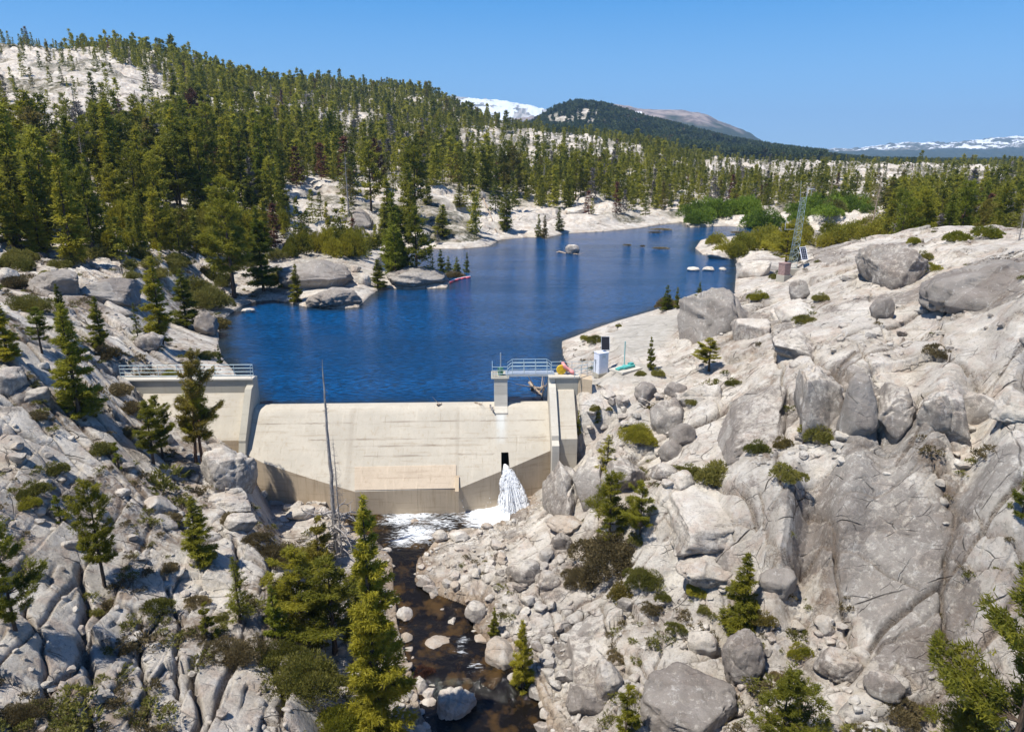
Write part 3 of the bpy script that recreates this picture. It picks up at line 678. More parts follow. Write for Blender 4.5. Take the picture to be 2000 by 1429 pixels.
snow = (GY > 6500)*np.where(_az < .25, .60*sstep(-.45, .05, sn+sstep(200, 560, GZ)*.5-.28), sstep(-.25, .25, sn+.0)*.62*sstep(-40, 120, GZ))
snow = np.maximum(snow, (GY > 3600)*(GY < 6500)*sstep(.09, .12, _az)*(1-sstep(.13, .21, _az+.04*sn))*sstep(.02, .15, fbm(GX/130+GY/300, GY/420, 141, 4)+.04)*sstep(150, 230, GZ)*.95)
farc = np.maximum(fbig, ((GY > 6500)*(1-snow))*sstep(-.3, .1, fbm(GX/300, GY/300, 150, 4)-np.clip((GZ-260)/300, -.4, .6))*.85)
farc = np.maximum(farc, (GY > 3400)*(GY < 6500)*(1-sstep(150, 215, GZ+60*fbm(GX/200, GY/200, 151, 4))))
wet = np.clip((1-sstep(.0, 1.4, MK['dS']))*(GY < 58), 0, 1)*.8+(MK['dL'] > -3)*(MK['dL'] < 30)*(1-sstep(.15, .5, GZ))*.35*(GY > 60)
wet = np.where(GY > 400, 0, wet)
roadc = np.maximum(MK['roadm'], MK['padm']*.7)*.85
litter = sstep(.10, .5, fbm(GX/5.5, GY/5.5, 161, 4)+.25*MK['left']-.12)*NR*(1-MK['calm'])*.75
ca = np.stack([np.clip(dark, 0, .50), np.clip(soil, 0, 1), np.clip(veg, 0, 1)], -1).reshape(-1, 3)
cb = np.stack([np.clip(snow, 0, 1), np.clip(brown, 0, 1), np.clip(wet, 0, 1)], -1).reshape(-1, 3)
cc = np.stack([np.clip(farc, 0, 1), np.clip(roadc, 0, 1), np.clip(litter*(.45+.55*np.maximum(MK['rub'], MK['left'])), 0, 1)], -1).reshape(-1, 3)
gm = mesh_np('ground', np.stack([GX, GY, GZ], -1).reshape(-1, 3), gridfaces(*GX.shape), M['ground'], True, None, {'mask_a': ca, 'mask_b': cb, 'mask_c': cc})
tag(link(bpy.data.objects.new('ground', gm)), 'fractured pale granite slopes, gullies and far mountains', None, None, 'structure')
del ca, cb, cc

# ------------------------------------------------------------------ lake and stream surfaces
def sheet(name, x0, x1, y0, y1, dx, dy, keep, zf, mat, attrs, label):
    xs = np.arange(x0, x1, dx); ys = y0*np.exp(np.arange(0, math.log(y1/y0), dy/y0)) if dy < 0 else np.arange(y0, y1, dy)
    X, Y = np.meshgrid(xs, ys); kp = keep(X, Y)
    fk = kp[:-1, :-1] & kp[1:, :-1] & kp[:-1, 1:] & kp[1:, 1:]
    f = gridfaces(*X.shape)[fk.ravel()]
    used, inv = np.unique(f, return_inverse=True); f = inv.reshape(f.shape)
    v = np.stack([X, Y, zf(X, Y)], -1).reshape(-1, 3)[used]
    at = {k_: g_(X, Y).ravel()[used] for k_, g_ in attrs.items()}
    o = link(bpy.data.objects.new(name, mesh_np(name, v, f, mat, True, at))); tag(o, label, None, None, 'structure'); return o
def _lk(X, Y):
    s_, n_ = dam_sn(X, Y)
    return (sdist(X, Y, LAKE) < 3.0) & ((n_ < -.02) | (s_ < -14) | (s_ > DLEN+9))
sheet('lake', -75, 165, 57, 262, .8, .8, _lk, lambda X, Y: 0*X, M['water'],
      {'shallow': lambda X, Y: (1-sstep(.3, 2.6, -sdist(X, Y, LAKE)+.8*fbm(X/3, Y/3, 7, 3)))}, 'deep blue rippled reservoir water')
FO = [(Pst(1002,1000), 2.2, 1.0), (Pst(965,1008), 2.8, .78), (Pst(930,1000), 2.0, .45), (Pst(812,1003), 2.6, .50), (Pst(785,1012), 2.2, .48), (Pst(815,1042), 2.4, .52), (Pst(845,990), 2.8, .42), (Pst(890,1000), 2.4, .36), (Pst(790,1055), 1.6, .44), (Pst(860,1020), 2.2, .40), (Pst(900,1270), .7, .34), (Pst(930,1300), .7, .30), (Pst(905,1250), .6, .38), (Pst(940,1330), .5, .2)]
def _foam(X, Y):
    r = 0*X
    for p, rad, a in FO: r = np.maximum(r, a*np.exp(-(((X-p.x)/rad)**2+((Y-p.y)/(rad*.85))**2)))
    return r
def _st(X, Y): return sdist(X, Y, STREAM) < .8
def _sz(X, Y):
    z = stz(Y); f = _foam(X, Y)
    return z+.05*fbm(X/.7, Y/.7, 5, 4)*(.5+3*f)+.04*fbm(X/2.5, Y/2.5, 6, 2)
sheet('stream', -17, 6, 22, 57.5, .12, .12, _st, _sz, M['stream'], {'foam': _foam}, 'dark stream with white rapids below the dam')

# ------------------------------------------------------------------ the dam
D0 = dam(DLEN/2, 0, 0.1)
dm = thing('concrete_dam', tuple(D0), 'tan concrete spillway dam with stepped side walls holding back the blue lake', 'dam')
def L_(p): return Vector(p)-D0
# spillway face
slot0, _ = face_hit(979, 884); slot1, _ = face_hit(993, 884); SD = face_hit(986, 883)[1]
ss = sorted(set(list(np.linspace(0, DLEN, 110))+[float(slot0), float(slot1)]+[float(a) for a in LIPS if 0 < a < DLEN]))
ND = 110
vs = []; ln = []; pl = []; spm = (dam_sn(*Pz(978, 760, 1.5)[:2])[0])
for s_ in ss:
    dl = float(np.interp(s_, LIPS, LIPD)); 
    if slot0-1e-6 <= s_ <= slot1+1e-6: dl = SD
    for k_ in range(ND):
        q = k_/(ND-1); d = dl*(q**1.25)
        if k_ == 0: n_ = -.6; d = .02
        elif k_ == 1: n_ = -.25; d = 0
        elif k_ == 2: n_ = 0; d = 0
        else: d = dl*((k_-2)/(ND-3))**1.15; n_ = prof_n(d)
        vs.append(L_(dam(s_, n_, .1-d)))
        jl = 0
        for hd, a0, a1 in ((1.05, .3, 8.5), (1.0, 11, 24.8), (2.15, 5, 24.9), (3.25, 9.5, 16), (3.2, 17.5, 20.6), (2.6, 8.8, 17.2)):
            if abs(d-hd) < .04 and a0 < s_ < a1: jl = .5+.3*math.sin(s_*1.7+hd*5)
        if min(abs(s_-8.4), abs(s_-17.35)) < .2 and d > .1: jl = max(jl, .25)
        ln.append(jl); pl.append(.85*math.exp(-((s_-spm)/.42)**4)*max(0, 1-d/2.6)**.5 if d > .3 and d < 2.6 else 0)
vs = np.array(vs); f = gridfaces(len(ss), ND)
keep = np.ones(len(f), bool)
me = mesh_np('spillway_face', vs, f[:, ::-1], M['spill'], True, {'line': ln, 'pale': pl}); link(bpy.data.objects.new('spillway_face', me), dm)
# the darker block low in the middle that stands proud of the face
mb = MB(); lipc = []
pb = [(face_hit(a, b)) for a, b in ((693, 912), (891, 908), (891, 953), (693, 957))]
mb.prism([L_(dam(s_, prof_n(d)-.30, .1-d)) for s_, d in pb], DN*.36+Vector((0, 0, .03)))
mb.build('toe_slab', mat_concrete('worn_tan_concrete', (.52, .43, .325), (.36, .27, .19), .5), dm)
mb = MB()
s_, d = face_hit(893, 940); mb.prism([L_(dam(s_-.15, prof_n(d)-.2, .1-d)), L_(dam(s_+.15, prof_n(d)-.2, .1-d)), L_(dam(s_+.15, prof_n(d)+.9, -.8-d)), L_(dam(s_-.15, prof_n(d)+.9, -.8-d))], (0, 0, .45)); 
mb.build('flow_divider', M['apron'], dm)
# vertical apron under the lip
mb = MB(); lp = []
for s_ in ss:
    if slot0+1e-4 < s_ < slot1-1e-4: continue
    lp.append(s_)
for a, b in zip(lp, lp[1:]):
    if a >= slot0-1e-4 and b <= slot1+1e-4: continue
    da, db = float(np.interp(a, LIPS, LIPD)), float(np.interp(b, LIPS, LIPD))
    A0 = dam(a, prof_n(da), .1-da); B0 = dam(b, prof_n(db), .1-db)
    mb.poly([L_(A0), L_(B0), L_(Vector((B0.x, B0.y, -8.6))), L_(Vector((A0.x, A0.y, -8.6)))])
mb.build('apron_wall', M['apron'], dm)
# outlet slot: side cheeks, sloping chute and back wall, all coloured very dark
mb = MB()
for s_ in (slot0, slot1):
    dl = float(np.interp(s_, LIPS, LIPD)); a = dam(s_, prof_n(SD), .1-SD); b = dam(s_, prof_n(dl), .1-dl)
    mb.poly([L_(a), L_(b), L_(Vector((b.x, b.y, -8.6))), L_(dam(s_, prof_n(SD)-1.6, -8.6)), L_(dam(s_, prof_n(SD)-1.6, .1-SD))])
mb.poly([L_(dam(slot0, prof_n(SD)-1.6, .1-SD)), L_(dam(slot1, prof_n(SD)-1.6, .1-SD)), L_(dam(slot1, prof_n(SD)-1.6, -8.6)), L_(dam(slot0, prof_n(SD)-1.6, -8.6))])
mb.build('outlet_slot', M['darkc'], dm)
# wall sections: profile (n, z) extruded along s
def section(name, prof, s0, s1, mat, lab=None):
    m_ = MB(); m_.prism([L_(dam(s0, a, b)) for a, b in prof], L_(dam(s1, 0, 0))-L_(dam(s0, 0, 0))); o = m_.build(name, mat, dm, bevel=.02)
    if lab: o['label'] = lab
    return o
TOP = 2.62
section('abutment_wall', [(-.7, TOP-.13), (-.02, TOP-.13), (-.02, 1.35), (-.02, -2.5), (-.7, -2.5)], -11.6, -.62, M['grey'])
section('abutment_cap', [(-.85, TOP), (.10, TOP), (.10, TOP-.15), (-.85, TOP-.15)], -11.9, .0, M['palec'])
section('abutment_slope', [(-.3, 1.32), (.0, 1.32), (2.62, -1.95), (2.62, -5.2), (-.3, -5.2)], -9.4, -.62, M['spill'])
section('abutment_toe', [(2.3, -1.98), (2.635, -1.98), (2.635, -5.2), (2.3, -5.2)], -2.6, -.62, M['apron'])
tw = [(-1.2, TOP-.16), (.0, TOP-.16), (.02, 2.0), (.55, 1.85), (3.3, -1.75), (3.32, -1.95), (3.9, -3.3), (4.3, -5.6), (-1.2, -5.6)]
section('training_wall', tw, -.60, -.02, M['grey'])
tr_ = [(-1.0, TOP-.16), (.2, TOP-.16), (.25, 2.0), (.75, 1.8), (4.0, -1.35), (4.05, -1.75), (4.6, -2.0), (4.6, -5.0), (-1.0, -5.0)]
section('training_wall', tr_, DLEN+.02, DLEN+.62, M['palec'])
section('abutment_wall', [(-.6, TOP-.13), (.32, TOP-.13), (.32, 1.2), (.32, -3), (-.6, -3)], DLEN+.64, DLEN+2.55, M['grey'])
section('abutment_slope', [(-.2, 1.45), (.46, 1.45), (3.75, -1.75), (3.75, -5), (-.2, -5)], DLEN+.64, DLEN+2.2, M['spill'])
section('abutment_cap', [(-1.0, TOP), (.42, TOP), (.42, TOP-.16), (-1.0, TOP-.16)], DLEN+.0, DLEN+2.7, M['palec'])
mb = MB(); a = dam(DLEN+2.55, .30, TOP-.14); b = Pz(1150, 742, TOP-.14); b.x += .3
mb.prism([L_(a), L_(b), L_(b+Vector((.1, 1.2, 0))), L_(a+Vector((.0, 1.4, 0)))], (0, 0, -3.4)); mb.build('abutment_return', M['apron'], dm, bevel=.02)
# pier
sp0 = dam_sn(*Pz(965, 737, 2.5)[:2])[0]; sp1 = dam_sn(*Pz(991, 737, 2.5)[:2])[0]
section('gate_pier', [(-1.6, 2.45), (.25, 2.45), (.35, 1.0), (.55, .05), (1.15, -.35), (1.15, -.9), (-1.6, -2.5)], sp0, sp1, M['palec'])
section('pier_cap', [(-1.75, 2.55), (.35, 2.55), (.35, 2.43), (-1.75, 2.43)], sp0-.25, sp1+.15, M['grey'])
# white water jet
def jet():
    rng = np.random.default_rng(5); V = []; F = []; top = dam((slot0+slot1)/2, prof_n(4.13)-.55, .1-4.13-.05); end = Pst(1003, 1001); up = Vector((0, 0, 1))
    def strand(K_, N, a0, a1, zf, rad, seed, q0=0.0, q1=1.0):
        b = len(V)
        for i in range(N):
            q = q0+(q1-q0)*i/(N-1)
            c_ = Vector((top.x+(end.x-top.x)*q+a0[0]*(1-q)+a1[0]*q**1.3, top.y+(end.y-top.y)*q+a1[1]*q**1.5, top.z+a0[1]*(1-q)+(end.z-top.z)*(q**1.9)+zf*4*q*(1-q)))
            for j in range(K_):
                th = 2*math.pi*j/K_; r_ = rad(q)*(1+(.07 if K_ > 8 else .2)*math.sin(j*2.1+i*.7+seed)+(.05*math.sin(j*5.3-i*.4+seed) if K_ > 8 else 0)); V.append((c_.x+math.cos(th)*r_, c_.y+math.sin(th)*r_*.4, c_.z+math.sin(th)*r_))
        for i in range(N-1):
            for j in range(K_): F.append((b+i*K_+j, b+i*K_+(j+1) % K_, b+(i+1)*K_+(j+1) % K_, b+(i+1)*K_+j))
    strand(18, 26, (0, 0), (0, 0), 0, lambda q: .17+.58*q**1.5, 0); nc = len(F)
    for m_ in (1.22, 1.45, 1.7, 2.0): strand(22, 30, (0, 0), (0, 0), 0, lambda q: (.15+.56*q**1.4)*(1+(m_-1)*min(1, q*3)), m_*3)
    for k_ in range(90):
        s_ = rng.normal(); a = rng.normal(); ln = rng.uniform(.25, .8); q0 = rng.uniform(0, 1-ln) if rng.random() < .6 else 1-ln
        strand(5, 14, (s_*.07, a*.08), (s_*.52, a*.30), rng.uniform(-.03, .10), lambda q, w_=rng.uniform(.008, .028): w_*(.5+1.6*q), k_, q0, q0+ln)
    v0 = np.array(V)
    # spray thrown up where it lands
    v, f = ICO_S; n_ = 1600; d = rng.normal(size=(n_, 3)); rr = rng.gamma(2.0, .42, n_); P = np.stack([end.x+d[:, 0]*rr*.8, end.y+d[:, 1]*rr*.45+.2, end.z+np.abs(d[:, 2])*rr*.32], 1); S = rng.uniform(.008, .032, n_)
    off = len(V); VV = (v[None]*S[:, None, None]+P[:, None]).reshape(-1, 3); FF = (f[None]+(np.arange(n_)*len(v))[:, None, None]).reshape(-1, 3)+off
    F4 = np.concatenate([np.array(F), np.concatenate([FF, FF[:, 2:]], 1)]) if False else F
    me = bpy.data.meshes.new('outlet_waterfall'); me.from_pydata([tuple(q) for q in v0]+[tuple(q) for q in VV], [], list(F)+[tuple(q) for q in FF.tolist()]); me.polygons.foreach_set('use_smooth', np.ones(len(me.polygons), bool)); me.materials.append(M['foam']); me.materials.append(M['spray']); me.polygons.foreach_set('material_index', np.array([0]*nc+[1]*(len(F)-nc)+[0]*len(FF), dtype=np.int32))
    o = link(bpy.data.objects.new('outlet_waterfall', me)); return tag(o, 'white jet of water gushing from the dark outlet slot of the dam', 'waterfall')
_bm = bmesh.new(); bmesh.ops.create_icosphere(_bm, subdivisions=1, radius=1.0); ICO_S = (np.array([q.co[:] for q in _bm.verts]), np.array([[q.index for q in a.verts] for a in _bm.faces])); _bm.free()
jet()

# ------------------------------------------------------------------ railings, footbridge, gate gear
def railing(t, pts_, posts=6, h=1.05, levels=(1.0, .66, .33), r=.025, slope_ends=False):
    """pts_: world points of the base line; one mesh part for rails, one per post"""
    o0 = Vector(t.location)
    a, b = Vector(pts_[0]), Vector(pts_[-1])
    for i in range(posts):
        q = i/(posts-1); p = a.lerp(b, q); m_ = MB()
        m_.tube([p, p+Vector((0, 0, h))], r, 5); m_.build('post', M['rail'], t, None if False else None) if False else None
        m2 = MB(); m2.tube([p-o0, p-o0+Vector((0, 0, h))], r, 5); m2.build('post', M['rail'], t)
    m_ = MB()
    for l in levels: m_.tube([a-o0+Vector((0, 0, h*l)), b-o0+Vector((0, 0, h*l))], r*.9, 5)
    m_.build('handrail', M['rail'], t)
rl = thing('handrail_fence', tuple(dam(-6, 0, TOP)), 'long pale blue pipe railing on top of the concrete wall beside the leaning pines', 'railing')
railing(rl, [dam(-11.4, -.6, TOP), dam(-.15, -.6, TOP)], 8, 1.05, (1.0, .7, .4, .1))
m_ = MB(); m_.tube([dam(-.15, -.6, TOP+1.05)-rl.location, dam(-.15, .0, TOP+1.05)-rl.location], .022, 5).tube([dam(-.15, .0, TOP)-rl.location, dam(-.15, .0, TOP+1.05)-rl.location], .022, 5); m_.build('end_rail', M['rail'], rl)
b0 = dam(sp1+.1, -.7, 2.62); b1 = dam(DLEN+.3, -.7, 2.62)
fb = thing('footbridge', tuple((b0+b1)/2), 'small steel footbridge with tapered pipe railings spanning the gate bay', 'footbridge')
m_ = MB(); c = (b0+b1)/2; rot = Matrix.Rotation(math.atan2(DS.y, DS.x), 3, 'Z')
LEN = (b1-b0).length
m_.box((0, 0, .06), (LEN+.5, 1.0, .07), rot); m_.box(rot @ Vector((0, -.48, -.03)), (LEN+.5, .07, .2), rot); m_.box(rot @ Vector((0, .48, -.03)), (LEN+.5, .07, .2), rot); m_.build('deck', M['galv'], fb)
for sd in (-.46, .46):
    m_ = MB(); q = LEN/2
    for l in (1.05, .72, .40):
        x = q-.35*(l-.1)/.95; m_.tube([rot @ Vector((-x, sd, .1+l)), rot @ Vector((x, sd, .1+l))], .024, 5)
        m_.tube([rot @ Vector((-x, sd, .1+l)), rot @ Vector((-q-.08, sd, .1+l-.32))], .02, 5).tube([rot @ Vector((x, sd, .1+l)), rot @ Vector((q+.08, sd, .1+l-.32))], .02, 5)
    m_.build('handrail', M['rail'], fb)
    for k_ in range(4):
        x = -q+.35+(LEN-.7)*k_/3; m_ = MB(); m_.tube([rot @ Vector((x, sd, .1)), rot @ Vector((x, sd, 1.15))], .024, 5); m_.build('post', M['rail'], fb)
r2 = thing('handrail_fence', tuple(dam((sp0+sp1)/2, 0, 2.55)), 'short pale railing round the gate wheel on top of the pier', 'railing')
railing(r2, [dam(sp0-.15, .2, 2.55), dam(sp1, .2, 2.55)], 3, .95); m_ = MB()
for l in (.95, .62, .3): m_.tube([dam(sp0-.15, .2, 2.55+l)-r2.location, dam(sp0-.15, -1.6, 2.55+l)-r2.location], .022, 5)
m_.build('end_rail', M['rail'], r2)
r3 = thing('handrail_fence', tuple(dam(DLEN+1.5, 0, TOP)), 'pale railing behind the yellow disc on the abutment cap', 'railing')
railing(r3, [dam(DLEN+.35, -.8, TOP), dam(DLEN+3.9, -.8, TOP)], 5, 1.0)
r4 = thing('handrail_fence', tuple(Pz(1135, 742, 2.5)), 'thin weathered railing leading from the abutment to the white cabinet', 'railing')
railing(r4, [Pz(1122, 740, 2.55), Pz(1152, 728, 2.5)+Vector((.3, 0, 0))], 4, 1.0)
# gate operator on the pier
g0 = dam((sp0+sp1)/2, -.5, 2.55); go = thing('gate_operator', tuple(g0), 'green gate lifting gear with a tall thin stem on the concrete pier', 'gate operator')
m_ = MB(); m_.tube([(0, 0, 0), (0, 0, .35)], .22, 12).box((0, 0, .5), (.4, .34, .3)); m_.build('gearbox', M['green'], go, bevel=.02)
m_ = MB()
for k_ in range(16):
    a, b = 2*math.pi*k_/16, 2*math.pi*(k_+1)/16; m_.tube([(.3*math.cos(a), -.24, .52+.3*math.sin(a)), (.3*math.cos(b), -.24, .52+.3*math.sin(b))], .02, 5)
for k_ in range(4): a = math.pi*k_/4; m_.tube([(-.3*math.cos(a), -.24, .52-.3*math.sin(a)), (.3*math.cos(a), -.24, .52+.3*math.sin(a))], .014, 5)
m_.build('hand_wheel', M['green'], go)
m_ = MB(); m_.tube([(.0, 0, .4), (0, 0, 2.0)], .045, 8); m_.build('stem', M['galv'], go)
# yellow disc
yp = dam(DLEN+1.15, -.35, TOP+.42); yd = thing('reel', tuple(yp), 'round yellow cable reel leaning against the abutment railing', 'reel', rz=math.atan2(DS.y, DS.x))
m_ = MB(); m_.tube([(0, -.10, 0), (0, -.07, 0), (0, .07, 0), (0, .10, 0)], [.40, .42, .42, .40], 28); m_.build('disc', M['yellowp'], yd)
m_ = MB(); m_.tube([(0, -.16, 0), (0, .16, 0)], .09, 14); m_.build('hub', M['yellowp'], yd)
m_ = MB()
for k_ in range(8): a = 2*math.pi*k_/8; m_.tube([(.28*math.cos(a), -.115, .28*math.sin(a)), (.12*math.cos(a), -.115, .12*math.sin(a))], .02, 5)
m_.build('spoke', M['yellowp'], yd)
# faded pink boom float lying over the rail
pp = [dam_ for dam_ in (Pz(1099, 708, 3.6), Pz(1103, 716, 3.35), Pz(1109, 721, 3.0), Pz(1116, 725, 2.9), Pz(1122, 729, 2.75))]
o = MB(); base = pp[2].copy(); pz = [p-base for p in pp]; o.tube(pz, [.13, .17, .17, .17, .14], 12); pk = thing('boom_float', tuple(base), 'faded pink log boom float draped over the abutment railing', 'float')
o.build('float_tube', M['pink'], pk, smooth=True); m_ = MB(); m_.tube([pz[-1], pz[-1]+Vector((.35, -.1, -.15))], .03, 6).tube([pz[0], pz[0]+Vector((-.2, .1, .15))], .03, 6); m_.build('strap', M['galv'], pk)

# ------------------------------------------------------------------ cabinet, solar panel, teal gauge, tower
cb_ = ground(1173, 733); cb_.z = gz(cb_.x, cb_.y); mp = mpp(cb_); W = 1.05; Hh = 1.9
cab = thing('equipment_cabinet', (cb_.x, cb_.y, cb_.z), 'tall white metal cabinet on a concrete base beside the dam abutment', 'cabinet', rz=R(28))
m_ = MB(); m_.box((0, 0, .1), (W+.12, W*.8+.12, .42)); m_.build('base', M['grey'], cab, bevel=.02)
m_ = MB(); m_.box((0, 0, .31+Hh/2), (W, W*.8, Hh)); m_.build('shell', M['white'], cab, bevel=.02)
m_ = MB(); m_.box((0, 0, .31+Hh+.035), (W+.08, W*.8+.08, .06)); m_.build('roof', M['white'], cab, bevel=.01)
m_ = MB(); m_.box((0, -W*.4-.012, .31+Hh/2), (W*.86, .02, Hh*.9)); dr = m_.build('door', M['white'], cab, bevel=.006)
m_ = MB()
for k_ in range(6): m_.box((0, -W*.4-.028, .31+Hh*.78+k_*.05), (.42, .02, .018))
m_.build('vent', M['galv'], dr)
m_ = MB(); m_.tube([(-W*.5-.04, .1, -.05), (-W*.5-.04, .1, 1.5)], .03, 6).box((-W*.5-.05, .1, 1.5), (.1, .16, .24)); m_.build('conduit', M['galv'], cab)
m_ = MB(); m_.box((W*.33, -W*.4-.04, .31+Hh*.5), (.03, .04, .16)); m_.build('handle', M['galv'], dr)
m_ = MB(); m_.tube([(W*.55, .2, -.1), (W*.55, .2, 3.0)], .035, 8); spn = thing('solar_panel', (cb_.x, cb_.y, cb_.z), 'black solar panel on a pole standing beside the white cabinet', 'solar panel', rz=R(28)); m_.build('pole', M['galv'], spn)
rt = Matrix.Rotation(R(-30), 3, 'Z') @ Matrix.Rotation(R(62), 3, 'X')
m_ = MB(); m_.box((W*.45, .08, 3.0), (.74, 1.3, .04), rt); m_.build('panel', M['black'], spn, bevel=.005)
m_ = MB()
for a in (-.375, .375): m_.box(Vector((W*.45, .08, 3.0))+rt @ Vector((a, 0, 0)), (.03, 1.29, .06), rt)
for a in (-.635, .635): m_.box(Vector((W*.45, .08, 3.0))+rt @ Vector((0, a, 0)), (.78, .03, .06), rt)
m_.build('frame', M['galv'], spn)
tg = ground(1222, 722); tg.z = gz(tg.x, tg.y)
te = thing('stream_gauge_stand', tuple(tg), 'teal metal gauge stand with a tall thin pipe on a concrete slab', 'gauge stand', rz=R(38))
m_ = MB(); m_.box((.0, 0, .06), (2.6, 1.7, .2)); m_.build('slab', M['palec'], te, bevel=.02)
m_ = MB(); m_.box((-.1, .0, .26), (2.1, .42, .16)).box((.75, .1, .42), (.5, .35, .2)); m_.box((.2, -.25, .30), (1.4, .16, .2)); m_.build('frame', M['teal'], te, bevel=.02)
m_ = MB(); m_.box((-.2, 0, .37), (1.5, .30, .05)); m_.build('lid', M['teal'], te, bevel=.01)
m_ = MB(); m_.tube([(.05, .25, .15), (.05, .25, 2.6)], .05, 8); m_.tube([(.05, .25, .3), (.05, .25, .42)], .16, 10); m_.build('pipe', mat_leaf('pale_teal', (.25, .48, .46), (.25, .48, .46), .0, True), te)
# lattice tower
tb = ground(1545, 530); tb.z = gz(tb.x, tb.y); mp = mpp(tb); TH = 140*mp
tw_ = thing('lattice_tower', tuple(tb), 'slim pale steel lattice tower standing on the granite crest above the lake', 'tower')
cor = [Vector((math.cos(a)*.55, math.sin(a)*.55, 0)) for a in (R(200), R(320), R(80))]
def cn(i, z): return cor[i]*(1-.35*z/TH)+Vector((.10*z*.55, 0, z))
for i in range(3): m_ = MB(); m_.tube([cn(i, 0), cn(i, TH)], .026, 6); m_.build('leg', M['towerp'], tw_)
m_ = MB(); nl = 11
for k_ in range(nl):
    z0, z1 = TH*k_/nl, TH*(k_+1)/nl
    for i in range(3):
        j = (i+1) % 3; m_.tube([cn(i, z1), cn(j, z1)], .013, 4); m_.tube([cn(i, z0) if k_ % 2 else cn(j, z0), cn(j, z1) if k_ % 2 else cn(i, z1)], .013, 4)
        m_.tube([cn(j, z0) if k_ % 2 else cn(i, z0), cn(i, z1) if k_ % 2 else cn(j, z1)], .011, 4)
m_.build('bracing', M['towerp'], tw_)
m_ = MB(); zt = TH; tp = cn(1, zt); m_.tube([tp, tp+Vector((0, 0, 1.0))], .03, 5).tube([tp+Vector((0, 0, .95)), tp+Vector((.75, 0, .95))], .05, 6).tube([tp+Vector((.45, 0, .95)), tp+Vector((.45, 0, .2))], .02, 5); m_.build('sensor_arm', M['galv'], tw_)
m_ = MB(); q0 = cn(0, TH*.58); m_.tube([q0, q0+Vector((-1.1, 0, 0))], .025, 5).tube([q0+Vector((-1.1, 0, -.05)), q0+Vector((-1.05, 0, 1.25))], .03, 5); m_.build('antenna', M['galv'], tw_)
m_ = MB(); q0 = cn(0, TH*.95); m_.tube([q0, q0+Vector((-.1, 0, 2.2))], .015, 4); m_.build('lightning_rod', M['galv'], tw_)
m_ = MB(); q0 = cn(1, TH*.26)+Vector((.45, -.3, 0)); rt = Matrix.Rotation(R(12), 3, 'Z') @ Matrix.Rotation(R(62), 3, 'X')
m_.box(q0, (.72, 1.45, .04), rt); pn = m_.build('solar_panel', M['panel'], tw_)
m_ = MB()
for a in (-.36, .36): m_.box(q0+rt @ Vector((a, 0, 0)), (.05, 1.5, .07), rt)
for a in (-.73, .73): m_.box(q0+rt @ Vector((0, a, 0)), (.77, .05, .07), rt)
for a in (-.12, .12): m_.box(q0+rt @ Vector((a, 0, .026)), (.012, 1.4, .006), rt)
for a in (-.5, -.25, 0, .25, .5): m_.box(q0+rt @ Vector((0, a, .025)), (.7, .012, .006), rt)
m_.build('frame', M['white'], pn)
m_ = MB(); m_.box((0, 0, -.1), (1.4, 1.4, .9)); m_.build('base', M['grey'], tw_, bevel=.03)
kc = ground(1530, 546); kc.z = gz(kc.x, kc.y)
bx = thing('utility_box', tuple(kc), 'rusty brown control box on a concrete plinth at the foot of the lattice tower', 'box', rz=R(35))
m_ = MB(); m_.box((0, 0, .1), (1.25, 1.0, .9)); m_.build('plinth', M['grey'], bx, bevel=.02)
m_ = MB(); m_.box((0, 0, 1.15), (1.05, .8, 1.2)); m_.build('shell', M['rust2'], bx, bevel=.02)
m_ = MB(); m_.box((0, 0, 1.79), (1.12, .88, .07)); m_.build('roof', M['rust2'], bx, bevel=.01)
m_ = MB(); m_.box((0, -.41, 1.15), (.85, .02, 1.0)); m_.build('door', M['rust2'], bx, bevel=.005)

# ------------------------------------------------------------------ rocks
def ico(sub):
    bm = bmesh.new(); bmesh.ops.create_icosphere(bm, subdivisions=sub, radius=1.0)
    v = np.array([q.co[:] for q in bm.verts]); f = np.array([[q.index for q in a.verts] for a in bm.faces]); bm.free(); return v, f
ICO = {k: ico(k) for k in (2, 3, 4, 5)}
def vn3(p, s, sc=1.0):
    x, y, z = p[:, 0]*sc, p[:, 1]*sc, p[:, 2]*sc
    return (vn(x+3.1*z, y-1.7*z, s)+vn(y+2.3*x+5, z+1.3*y, s+1)+vn(z-2.1*x, x+1.9*z+9, s+2))/2.2
def topx(X, Y, Z):
    dp = Y*cp+(CAMZ-Z)*sp; up = -(CAMZ-Z)*cp+Y*sp
    return 1000+FPX*X/dp, 714.5-FPX*up/dp, dp
def rock_shape(seed, sub=4, cuts=9, lo=.62, hi=.9, sharp=.85, bumpy=.05, cracks=0, boxy=False):
    rng = np.random.default_rng(seed); v, f = ICO[sub]; v = v.copy()
    if boxy: v = np.sign(v)*np.abs(v)**.62; v /= np.abs(v).max()
    for _ in range(cuts):
        nrm = rng.normal(size=3); nrm /= np.linalg.norm(nrm); d = rng.uniform(lo, hi)
        k = v@nrm-d; k = np.maximum(k, 0); v -= (k*sharp)[:, None]*nrm
    v *= (1+.12*vn3(v, seed, 1.1)+bumpy*vn3(v, seed+7, 3.3)+bumpy*.6*vn3(v, seed+9, 8)+bumpy*.35*vn3(v, seed+11, 17))[:, None]
    for _ in range(cracks):
        nrm = rng.normal(size=3)*(1, 1, .5); nrm /= np.linalg.norm(nrm); d = rng.uniform(-.4, .4)
        k = np.abs(v@nrm-d+.10*vn3(v, seed+20+_, 1.7)); v *= (1-.09*np.exp(-(k/.035)**2))[:, None]
    v /= np.abs(v).max(0); return v, f
TONE = dict(p='rock_pale', m='rock_mid', d='rock_dark', t='rock_tan', g='rock_grey', g2='rock_brown')
